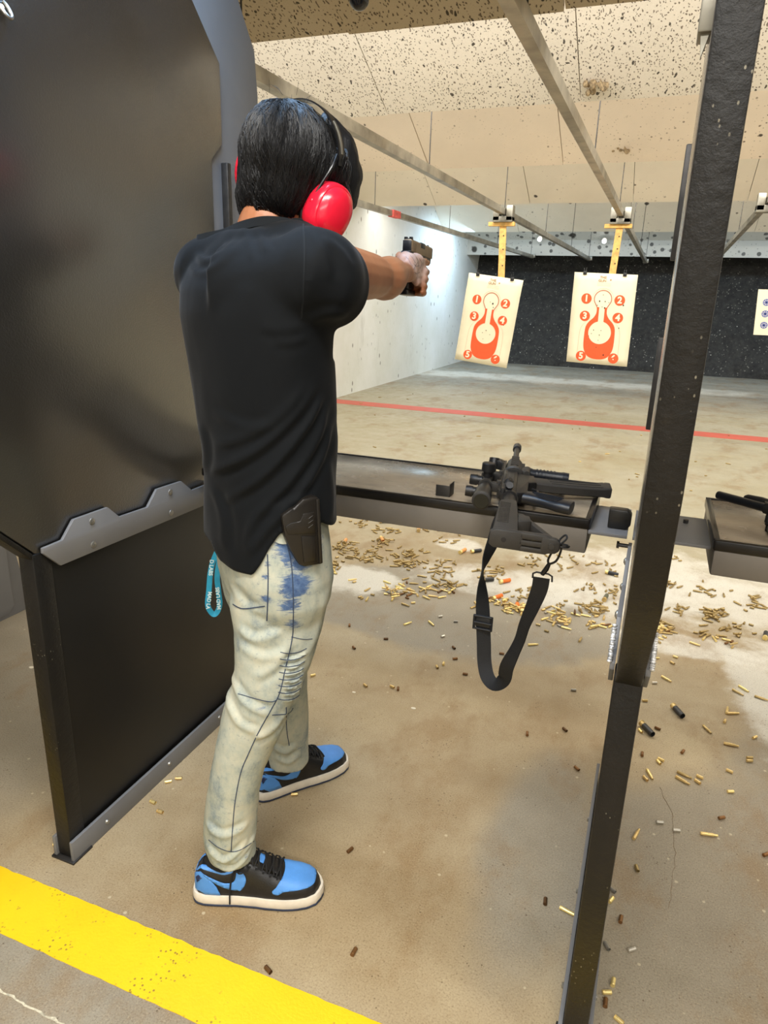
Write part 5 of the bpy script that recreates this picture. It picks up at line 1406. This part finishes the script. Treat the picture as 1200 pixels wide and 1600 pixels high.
# ---- sling hanging from the rifle
MAT_WEB = simple('black_webbing', (18, 18, 19), 0.75, vary=.15, nscale=60, bump=.5, bscale=420)
sl = root('rifle_sling', at_y(790, 905, 1.5), 'black webbing sling hanging in a loop from the scoped rifle', 'sling')
pth = [((797, 778), 1.62, 90, .020), ((782, 812), 1.60, 25, .034), ((771, 845), 1.575, 35, .034), ((760, 872), 1.555, 60, .034), ((754, 893), 1.54, 84, .034), ((753, 915), 1.53, 58, .034), ((754, 945), 1.52, 24, .034), ((755, 975), 1.51, 5, .034), ((756, 1005), 1.50, 0, .034), ((757, 1035), 1.49, 0, .034),
       ((762, 1058), 1.475, 15, .034), ((773, 1069), 1.46, 30, .033), ((787, 1062), 1.445, 28, .033), ((792, 1042), 1.43, 20, .033), ((803, 1020), 1.42, 48, .033), ((812, 1000), 1.41, 58, .034), ((820, 975), 1.395, 55, .034), ((833, 945), 1.38, 38, .034), ((843, 920), 1.37, 12, .034), ((846, 903), 1.365, 0, .034)]
flat = spline([(a[0][0], a[0][1], a[1], a[2], a[3]) for a in pth], 6)
PP = [at_y(a[0], a[1], a[2]) for a in flat]; SS = []
for i, a in enumerate(flat):
    t = (PP[min(len(PP) - 1, i + 1)] - PP[max(0, i - 1)]).normalized(); vd = (PP[i] - P0).normalized(); h = t.cross(vd).normalized()
    SS.append(h * math.cos(math.radians(a[3])) + vd * math.sin(math.radians(a[3])))
ribbon(PP, SS, [a[4] for a in flat], .0026).build('strap', MAT_WEB, sl)
c = at_y(755, 972, 1.505); mb = MB(); hx_ = Vector((1, 0, 0)); 
for dz in (.017, -.0, -.016): mb.tube([c + Vector((-.021, -.006, dz)), c + Vector((.021, -.006, dz))], .0032, 8)
for dx in (-.021, .021): mb.tube([c + Vector((dx, -.004, .018)), c + Vector((dx, -.006, -.018))], .0034, 8)
mb.box(c + Vector((-.018, -.005, -.013)), c + Vector((.018, -.001, .013)), .002); mb.build('slider_buckle', MAT_GRIP, sl)
c = at_y(847, 901, 1.365); mb = MB()
mb.tube([c + Vector((-.019, 0, -.006)), c + Vector((-.019, 0, .004)), c + Vector((-.012, 0, .008)), c + Vector((.012, 0, .008)), c + Vector((.020, 0, .004)), c + Vector((.021, 0, -.008))], .0020, 8)
mb.build('triangle_ring', MAT_GUN, sl)
e = RMX @ Vector((0, .004, -.104)); m1 = c.lerp(e, .5)
mb = MB(); mb.tube([c + Vector((0, 0, .006)), c.lerp(e, .25), c.lerp(e, .42)], [.005, .0055, .004], 10)
hk = [c.lerp(e, .42), c.lerp(e, .55) + Vector((.010, 0, 0)), c.lerp(e, .85) + Vector((.009, 0, .002)), e + Vector((.002, 0, .006)), c.lerp(e, .85) + Vector((-.006, 0, 0)), c.lerp(e, .55) + Vector((-.006, 0, 0)), c.lerp(e, .42)]
mb.tube([Vector(p) for p in spline([tuple(p) for p in hk], 4)], .0024, 8); mb.build('snap_hook', MAT_GUN, sl)
mb = MB(); q = [e + Vector((0, 0, .002)), e + Vector((.007, -.004, .010)), e + Vector((.014, -.004, .020)), e + Vector((.010, .004, .024)), e + Vector((.0, .006, .012)), e + Vector((0, 0, .002))]
mb.tube([Vector(p) for p in spline([tuple(p) for p in q], 4)], .0020, 8); mb.build('cord_loop', MAT_WEB, sl)

# ---- gun on the right-hand bench (only its front end is in the photo)
a = at_z(1121, 773, .952); b = at_z(1205, 796, .952); d = (b - a).normalized(); n2 = Vector((-d.y, d.x, 0)) * 1.0
if n2.y < 0: n2 = -n2
g2 = root('long_gun', a.lerp(b, .8) - Vector((0, 0, .05)), 'black long gun on the right bench, its round barrel end poking into the photo', 'rifle')
MB().tube([a, a + d * .003, a + d * .42], [.0085, .0100, .0105], 20).build('barrel', MAT_GRIP, g2)
MB().cyl(a - d * .0008, a + d * .002, .006, n=16).build('muzzle_opening', MAT_HOLE, g2)
o2 = n2 * .024 + Vector((0, 0, .004))
MB().tube([a + o2 + d * .055, a + o2 + d * .062, a + o2 + d * .095, a + o2 + d * .13, a + o2 + d * .42], [.006, .010, .012, .010, .011], 16).build('under_barrel_tube', MAT_GUN, g2)
c = a + d * .135
MB().tube([c - d * .014, c + d * .014], .0135, 16).box(c + Vector((-.014, .004, -.010)), c + Vector((.014, .030, .012)), .003).build('barrel_clamp', MAT_GUN, g2)
MB().cyl(c - n2 * .004 + Vector((0, 0, -.008)), c - n2 * .006 + Vector((0, 0, -.030)), .007, n=12).tube([c - n2 * .006 + d * .010 + Vector((0, 0, -.030)), c - n2 * .006 + d * .010 + Vector((0, 0, -.034))], .014, 16).cyl(c + Vector((0, 0, -.03)), (c.x, c.y, .900), .005, n=8).build('clamp_stud', MAT_GUN, g2)
MB().box(a + d * .40 + Vector((-.02, -.02, -.03)), a + d * .66 + Vector((.02, .03, .035)), .006).build('receiver', MAT_GUN, g2)
MB().prism([(-.03, .0), (.03, .0), (.045, -.0), (.05, .05), (-.03, .05)], 2, .0, .03, .004, mtx=Matrix.Translation(a + d * .70 + Vector((0, -.01, -.03)))).build('stock', MAT_POLY, g2)
p = at_z(1201, 838, .902)
MB().box(p + Vector((.0, .0, 0)), p + Vector((.028, .06, .045)), .003).build('magazine', MAT_GUN, g2)

# ================================================================== SPENT CASES
def brass(name, c, rough=.28, metal=.9):
    k = NT(name, c, rough, metal); pos = k.pos(obj=True)
    inf = k.n('ShaderNodeObjectInfo'); 
    c0 = k.ramp(inf.outputs['Random'], [(0.0, tuple(v * .74 for v in c)), (0.5, c), (1.0, tuple(min(255, v * 1.12) for v in c))])
    n = k.noise(220, 3, .6, pos); k.color(k.mix(k.math('MULTIPLY', k.rng(n, .55, .75), .5), c0, (92, 66, 34))); return k.m
MAT_BRASS = brass('brass', (240, 208, 140), .35, .65); MAT_NICKEL = brass('nickel_case', (206, 200, 186), .35, .7); MAT_TARN = brass('tarnished_case', (128, 92, 56), .45, .6)
MAT_ORANGE = simple('orange_hull', (240, 118, 24), .4, vary=.08); MAT_BHULL = simple('black_hull', (42, 42, 42), .4, vary=.12); MAT_AMBER = simple('pale_orange_hull', (226, 158, 90), .4, vary=.08)
MAT_GREENH = simple('olive_hull', (92, 92, 72), .45)
def lathe_mesh(name, prof, mat, n=14):
    """closed shell lying along +x, resting on z=0; prof = (x, radius)"""
    R_ = max(r for _, r in prof); m_ = MB()
    m_.loft([[Vector((x, r * math.cos(2 * PI * k / n), R_ + r * math.sin(2 * PI * k / n))) for k in range(n)] for x, r in prof])
    bmesh.ops.recalc_face_normals(m_.bm, faces=list(m_.bm.faces)); me = bpy.data.meshes.new(name); m_.bm.to_mesh(me); m_.bm.free(); me.materials.append(mat)
    for p in me.polygons: p.use_smooth = True
    me.set_sharp_from_angle(angle=math.radians(35)); return me
PIST = [(-.0095, .0042), (-.0095, .0048), (-.0085, .0048), (-.0083, .0040), (-.0075, .0047), (.0095, .0047), (.0095, .0043), (-.004, .0040)]
RIFL = [(-.0225, .0042), (-.0225, .0048), (-.0212, .0048), (-.0208, .0040), (-.0198, .0048), (.010, .0046), (.0135, .0033), (.0225, .0032), (.0225, .0028), (.004, .0026)]
SHEB = [(-.034, .0095), (-.034, .0110), (-.032, .0110), (-.0315, .0100), (-.018, .0101)]
SHEH = [(-.018, .0099), (.030, .0100), (.0325, .0096), (.0325, .0085), (.020, .0080)]
ME = {'p': lathe_mesh('pistol_case', PIST, MAT_BRASS), 'n': lathe_mesh('pistol_case', PIST, MAT_NICKEL), 'd': lathe_mesh('pistol_case', PIST, MAT_TARN),
      'r': lathe_mesh('rifle_case', RIFL, MAT_BRASS), 't': lathe_mesh('rifle_case', RIFL, MAT_TARN)}
SB = lathe_mesh('brass_base', SHEB, MAT_BRASS, 20)
SHM = {c: lathe_mesh('hull', SHEH, m_, 20) for c, m_ in (('o', MAT_ORANGE), ('b', MAT_BHULL), ('a', MAT_AMBER), ('g', MAT_GREENH))}
NAMES = {'p': 'pistol_case', 'n': 'pistol_case', 'd': 'pistol_case', 'r': 'rifle_case', 't': 'rifle_case'}
PLACED = []
def case(kind, pos, ang, lab, group=None, stand=False, lift=0.0, s=1.0):
    o = bpy.data.objects.new(NAMES[kind], ME[kind]); o.location = (pos[0], pos[1], 0.0003 + lift)
    o.rotation_euler = (0, 0, ang)
    if stand: o.rotation_euler = (0, -PI / 2, ang); o.location = (pos[0] + .0048 * math.cos(ang), pos[1] + .0048 * math.sin(ang), (.0096 if kind in 'pnd' else .0228))
    link(o); setp(o, lab, 'spent cartridge case', group); PLACED.append((pos[0], pos[1])); return o
def fang(px, py, ang):
    """floor direction of a case that points along the given photo angle (degrees, 0 = right, 90 = up)"""
    a = at_z(px, py); b = at_z(px + 8 * math.cos(math.radians(ang)), py - 8 * math.sin(math.radians(ang))); return math.atan2(b.y - a.y, b.x - a.x)
def shell(c, px, py, ang, lab):
    p = at_z(px, py, .01); r_ = bpy.data.objects.new('shotgun_shell', None); link(r_); r_.location = (p.x, p.y, .0003)
    r_.rotation_euler = (0, 0, fang(px, py, ang)); setp(r_, lab, 'shotgun shell')
    for nm, me_ in (('brass_base', SB), ('hull', SHM[c])):
        o = bpy.data.objects.new(nm, me_); o.parent = r_; link(o)
        if nm == 'hull': o.location.z = .0010
    PLACED.append((p.x, p.y))
for a in (('b', 1059, 1111, -48, 'black shotgun shell with brass base, farther of the two lying right of the post'), ('b', 1011, 1139, -46, 'black shotgun shell with brass base, nearer of the two beside the post'),
          ('o', 789, 908, 12, 'bright orange shotgun shell lying farther back inside the sling loop'), ('o', 777, 933, 20, 'orange shotgun shell with its brass end to the left inside the sling loop'),
          ('o', 808, 948, 88, 'orange shotgun shell pointing away from the viewer beside the sling'), ('a', 723, 861, 30, 'pale orange shotgun shell left of the sling'),
          ('a', 539, 846, 60, 'pale orange shotgun shell nearest the shooter under the bench'), ('a', 597, 843, -60, 'pale orange shotgun shell in the heap under the bench middle'), ('a', 654, 827, 85, 'pale orange shotgun shell just under the bench front edge'),
          ('g', 601, 815, 2, 'olive shotgun shell close under the bench front edge'), ('b', 692, 827, 2, 'black shotgun shell under the bench front edge'), ('b', 744, 861, 8, 'black shotgun shell half behind the sling strap'),
          ('b', 762, 906, 5, 'black shotgun shell behind the sling near the orange ones'), ('b', 956, 896, -14, 'black shotgun shell left of the post under the bench gap'), ('g', 946, 934, 60, 'dull shotgun shell left of the post among brass'),
          ('b', 1196, 993, 80, 'dark shotgun shell cut by the right edge of the photo')):
    shell(*a)
# single cases one can point at
S3 = lambda X, Y: (820 + X / 2.666, 1000 + Y / 2.666)
one = [  # kind, pixel, angle, label
    ('d', (553, 1487), 60, 'dark tarnished case standing alone in the middle front floor'), ('d', (419, 1515), -50, 'tarnished case lying against the yellow line'),
    ('d', (852, 1408), 85, 'brown case left of the post, upright looking'), ('r', (889, 1425), -28, 'shiny brass case touching the left side of the post low down'),
    ('p', (460, 1241), 5, 'small brass case beside the farther sneaker'), ('d', (547, 1328), 40, 'dull case alone on the floor right of the nearer sneaker'),
    ('p', (263, 1221), 10, 'brass case left of two by the divider\'s grey base'), ('p', (279, 1216), 0, 'brass case right of two by the divider\'s grey base'),
    ('p', (239, 1253), -25, 'brass case tight against the grey base channel'), ('p', (250, 1268), -20, 'brass case just in front of the grey base channel'),
    ('p', (89, 1319), 5, 'brass case half hidden behind the left divider\'s foot'), ('d', S3(10, 390), 88, 'upright looking case on the open floor between sling and post'),
    ('d', S3(167, 373), -40, 'small case on the open floor left of the post, right of the upright one'), ('d', S3(217, 535), -40, 'brown case left of the post beside the pale floor patch'),
    ('n', S3(203, 208), -5, 'silvery case left of the post, above the pale brown floor'), ('r', S3(465, 808), 60, 'brass rifle case slanting up right, just right of the post'),
    ('r', S3(768, 810), -8, 'long brass rifle case on the boundary of the grey floor patch'), ('d', S3(820, 740), 10, 'dark case on brown floor above the long rifle case'),
    ('p', S3(467, 951), -70, 'brass case on the grey floor right of the post'), ('n', S3(364, 1040), -40, 'silvery case touching the right side of the post'),
    ('p', S3(360, 1082), 50, 'brass case just below the silvery one at the post'), ('d', S3(400, 1163), 80, 'small copper case on the grey floor near the post'),
    ('n', S3(342, 1275), -60, 'silvery case leaning at the post low down'), ('n', S3(445, 1289), 15, 'pale case alone on the grey floor low right'),
    ('p', S3(368, 1425), 80, 'brass case pointing up the photo near the bottom of the post'), ('p', S3(342, 1467), 0, 'bright brass case lying across near the bottom of the post'),
    ('d', S3(336, 1510), 85, 'brown case below the bright one at the post\'s bottom'), ('p', S3(392, 1583), -40, 'brass case cut by the bottom edge of the photo'),
    ('d', S3(1005, 893), 20, 'dark case cut by the right edge of the photo'), ('n', S3(563, 759), -5, 'silvery case left of two where brown floor turns grey'), ('n', S3(632, 792), -5, 'silvery case right of two where brown floor turns grey'),
    ('d', (546, 977), 88, 'upright looking case right of the shooter\'s thigh'), ('d', (553, 1012), -45, 'case on the floor beside the shooter\'s knee'), ('d', (603, 998), 0, 'thin dark case on the grey floor edge below the heap'),
    ('p', (571, 1071), -40, 'brass case level with the knee pleats'), ('p', (489, 1055), 15, 'small brass case right beside the pleated knee'), ('p', (613, 1073), -25, 'brass case left of the upright one'), ('d', (622, 1076), 88, 'upright looking thin case beside a brass one'),
    ('r', (637, 974), 20, 'brass rifle case alone on the grey floor, slanting up right'), ('r', (674, 974), -40, 'rifle case alone on the grey floor, slanting down right'), ('n', (712, 971), 0, 'silvery case left of the sling'), ('n', (688, 963), 10, 'small pale case left of the silvery one'),
    ('n', (692, 994), 20, 'pale case below the silvery one'), ('d', (709, 1012), -40, 'case left of the sling bottom'), ('d', (711, 1029), 5, 'dark case left of the sling bottom loop'), ('d', (727, 1053), -10, 'dark case nearest the sling bottom loop'),
    ('p', (683, 1042), -60, 'tiny brass case left of two by the sling'), ('p', (693, 1037), 80, 'tiny brass case right of two by the sling'), ('r', (833, 1007), 3, 'brass rifle case right of the sling'), ('d', (784, 1021), -10, 'thin dark case seen inside the sling loop'),
    ('p', (841, 976), -15, 'small brass case right of the sling strap'), ('p', (854, 986), -20, 'brass case pair member right of the sling strap'), ('r', (907, 999), 60, 'brass rifle case slanting steeply on grey floor left of the post'),
    ('n', S3(540, 178), 0, 'silvery case right of the post bracket'), ('p', S3(500, 252), 0, 'case just right of the post above the black shells'), ('r', S3(590, 162), -30, 'rifle case slanting down right of the post bracket'),
    ('p', S3(628, 70), -20, 'small brass case above the slanting rifle case'), ('p', S3(615, 95), -30, 'small brass case under another, above the slanting rifle case'), ('r', S3(538, 75), 0, 'rifle case poking out from behind the post bracket'),
    ('r', S3(888, 218), -28, 'left one of two parallel rifle cases near the powder trail'), ('r', S3(912, 203), -32, 'right one of two parallel rifle cases near the powder trail'), ('r', S3(985, 242), -18, 'rifle case near the right edge beside the powder trail'),
    ('p', S3(482, 378), -50, 'brass case against the nearer black shell'), ('d', S3(553, 368), -25, 'small case right of the nearer black shell'), ('r', S3(760, 372), -45, 'rifle case slanting down on the brown floor right of the black shells'),
    ('r', S3(843, 292), 80, 'rifle case standing up over a crossing one'), ('r', S3(867, 305), 0, 'rifle case lying across beside an upright one'), ('p', S3(833, 338), 70, 'short case below the crossing pair'), ('p', S3(958, 405), 25, 'brass case near the right edge, slanting up'),
    ('r', S3(860, 436), -12, 'rifle case lying nearly level on brown floor far right'), ('d', S3(658, 465), 50, 'round looking case end below the shells'), ('d', S3(489, 475), 85, 'thin upright case right of the post'), ('p', S3(567, 498), -25, 'upper of two small cases touching'), ('p', S3(558, 508), -50, 'lower of two small cases touching'),
    ('p', S3(937, 490), 0, 'upper of two stacked-looking cases at the far right'), ('p', S3(936, 503), 0, 'lower of two stacked-looking cases at the far right'), ('r', S3(521, 560), -60, 'rifle case slanting beside a short one near the post'), ('p', S3(503, 577), -45, 'short case at the foot of a slanting rifle case'),
    ('r', S3(665, 562), -25, 'upper of two long parallel rifle cases'), ('r', S3(658, 585), -30, 'lower of two long parallel rifle cases'), ('p', S3(729, 570), -25, 'upper case of a pair right of the long rifle cases'), ('p', S3(720, 590), -35, 'lower case of a pair right of the long rifle cases'),
    ('p', S3(853, 546), -25, 'lone brass case on brown floor right of the pair'), ('p', S3(857, 631), 0, 'lone pale case on brown floor lower right'),
    ('r', (949, 709), 3, 'rifle case lying far out on the floor between bench and red line'), ('p', (906, 721), 0, 'tiny case beyond the bench'), ('p', (1002, 680), 0, 'tiny case far out near the red line')]
for kd, (x, y), ang, lab in one:
    p = at_z(x, y, .005); case(kd, (p.x, p.y), fang(x, y, ang), lab)
# scattered groups: (group name, label, list of (cx, cy, rx, ry, count, share of rifle cases))
random.seed(99)
GR_ = [('cases under the bench left of the sling', 'spent case in the brass litter under the bench left of the sling',
        [(538, 853, 26, 12, 22, .3), (598, 846, 22, 8, 14, .4), (610, 829, 30, 6, 10, .6), (575, 868, 50, 14, 26, .6), (640, 866, 32, 9, 16, .8), (640, 880, 34, 9, 20, .8), (625, 925, 32, 14, 26, .7), (690, 918, 34, 13, 20, .8), (672, 897, 34, 10, 9, .5), (563, 818, 28, 9, 9, .3), (700, 885, 24, 12, 9, .6), (672, 826, 26, 6, 6, .7), (700, 842, 30, 10, 5, .8), (560, 920, 40, 25, 5, .4)]),
       ('cases heaped beside the shooter\'s hip', 'spent case in the tight brass heap on powder beside the shooter\'s hip', [(521, 887, 10, 9, 18, .3)]),
       ('cases around the sling', 'spent case in the brass litter around the hanging sling',
        [(812, 950, 28, 8, 22, .5), (783, 940, 24, 8, 9, .4), (765, 895, 34, 10, 14, .7), (750, 945, 14, 8, 6, .5), (815, 925, 26, 16, 10, .5), (830, 880, 34, 14, 8, .7)]),
       ('cases between the sling and the post', 'spent case in the brass litter between the sling and the black post',
        [(868, 958, 22, 14, 18, .6), (880, 975, 20, 8, 8, .5), (928, 952, 24, 12, 22, .7), (938, 973, 20, 7, 8, .7), (930, 918, 22, 9, 8, .4), (900, 880, 40, 16, 9, .7), (950, 890, 14, 12, 6, .6), (960, 930, 10, 14, 7, .4)]),
       ('cases right of the post', 'spent case in the brass litter on the floor right of the black post',
        [(1032, 985, 16, 16, 26, .5), (1062, 952, 18, 8, 6, .9), (1118, 962, 24, 12, 20, .8), (1095, 992, 34, 12, 8, .8), (1052, 915, 14, 6, 5, .8), (1150, 985, 30, 14, 10, .3), (1180, 945, 18, 22, 10, .4), (1110, 925, 50, 14, 9, .5), (1140, 1005, 14, 8, 4, .6), (1060, 868, 14, 6, 3, .3)])]
WHERE = {(538, 853): 'beside the pale orange shell nearest the shooter', (598, 846): 'around the pale orange shell under the bench middle', (610, 829): 'behind the middle shell close under the bench', (575, 868): 'in the left band of litter under the bench',
    (640, 866): 'at the top of the right band under the bench', (640, 880): 'in the right band of litter under the bench', (625, 925): 'in the front heap on the grey floor under the bench', (690, 918): 'in the front heap left of the sling',
    (672, 897): 'between the two bands left of the sling', (563, 818): 'scattered tight under the bench beside the shooter', (700, 885): 'scattered a little left of the sling strap', (672, 826): 'near the pale orange shell at the bench front edge',
    (700, 842): 'near the lone pale orange shell left of the sling', (560, 920): 'strewn on grey floor between the shooter and the front heap', (521, 887): 'heaped on white powder beside the shooter\'s hip',
    (812, 950): 'in the heap around the orange shell inside the sling loop', (783, 940): 'between the sling strap and the orange shells', (765, 895): 'behind the narrow twist of the sling', (750, 945): 'behind the sling buckle',
    (815, 925): 'behind the orange shells inside the sling loop', (830, 880): 'below the rifle stock and hook', (868, 958): 'touching the right strap of the sling', (880, 975): 'in front of the heap right of the sling',
    (928, 952): 'in the dense heap midway between sling and post', (938, 973): 'at the front of the heap left of the post', (930, 918): 'between the heap and the dull shell left of the post', (900, 880): 'on white powder below the bench corner',
    (950, 890): 'beside the black shell left of the post', (960, 930): 'close to the left side of the post', (1032, 985): 'in the tight heap touching the right side of the post', (1062, 952): 'above the tight heap right of the post',
    (1118, 962): 'in the loose heap right of the post', (1095, 992): 'strewn in front of the loose heap right of the post', (1052, 915): 'on powder close right of the post', (1150, 985): 'on brown floor toward the right edge', (1180, 945): 'near the dark shell at the right edge',
    (1110, 925): 'behind the loose heap below the right bench', (1140, 1005): 'at the edge of the powder trail on the right', (1060, 868): 'just below the plate joining the benches'}
budget = 292 - len(one); cnt = sum(c_[4] for g in GR_ for c_ in g[2]); extra = []
allc = []
for g, lab, regs in GR_:
    for cx, cy, rx, ry, n, sh in regs:
        n = int(n * 1.5)
        where = WHERE[(cx, cy)]
        for i in range(n):
            x = cx + random.gauss(0, .5) * rx; y = cy + random.gauss(0, .5) * ry
            if 965 < x < 1005 and g != 'cases right of the post': x -= 30
            if x < 519 and 'hip' not in g: x = 1038 - x
            rk = random.random() < sh
            kd = ('r' if random.random() < .93 else 't') if rk else random.choice('pppppnd')
            p = at_z(x, y, .005); allc.append((p.y, kd, x, y, ('long rifle cases ' if rk else 'short pistol cases ') + where, ('long brass rifle case ' if rk else 'short pistol case ') + where))
allc.sort(key=lambda a: a[0])
for i, (yy, kd, x, y, g, lab) in enumerate(allc):
    p = at_z(x, y, .005); ang = random.choice((random.uniform(-35, 35), random.uniform(-35, 35), random.uniform(0, 180)))
    near = sum(1 for q in PLACED[-60:] if abs(q[0] - p.x) < .014 and abs(q[1] - p.y) < .014)
    if i < budget: case(kd, (p.x, p.y), fang(x, y, ang), lab, g, lift=.0085 * min(near, 2))
    else:
        extra.append((kd, Vector((p.x, p.y, .0003 + .0085 * min(near, 2))), fang(x, y, ang))); PLACED.append((p.x, p.y))
for i in range(70):      # tiny far ones strewn beyond the bench
    x = random.uniform(-3.6, 2.6); y = random.triangular(4.2, 11, 4.6); extra.append((random.choice('rppn'), Vector((x, y, .0003)), random.uniform(0, 6.28)))
me_all = bmesh.new()
for kd, p, a in extra:
    t = bmesh.new(); t.from_mesh(ME[kd]); t.transform(Matrix.Translation(p) @ Matrix.Rotation(a, 4, 'Z')); tm = bpy.data.meshes.new('t'); t.to_mesh(tm); t.free(); me_all.from_mesh(tm); bpy.data.meshes.remove(tm)
me = bpy.data.meshes.new('distant_cases'); me_all.to_mesh(me); me_all.free(); me.materials.append(MAT_BRASS)
for p in me.polygons: p.use_smooth = True
o = bpy.data.objects.new('distant_cases', me); link(o); setp(o, 'farther spent brass cases strewn over the range floor beyond the bench', 'spent cartridge cases', kind='stuff')
# scraps of paper and grit
MAT_SCRAP = simple('pale_scrap', (224, 216, 196), .9)
for (x, y, s, lab) in ((49, 1043, .010, 'small white scrap on the floor left of the big divider'), (553, 1082, .007, 'pale chip on the floor below the knee pleats'), (646, 1107, .009, 'pale chip on the open floor in the middle')):
    p = at_z(x, y); mb = MB(); rr = []
    pts = [(s * (1 + .5 * noise.noise(Vector((i, x, 0)))) * math.cos(i * PI / 5), s * .7 * (1 + .5 * noise.noise(Vector((i, y, 3)))) * math.sin(i * PI / 5)) for i in range(10)]
    o = mb.prism(pts, 2, 0.0002, .0016, mtx=Matrix.Translation(p)).build('floor_chip', MAT_SCRAP); setp(o, lab, 'chip')
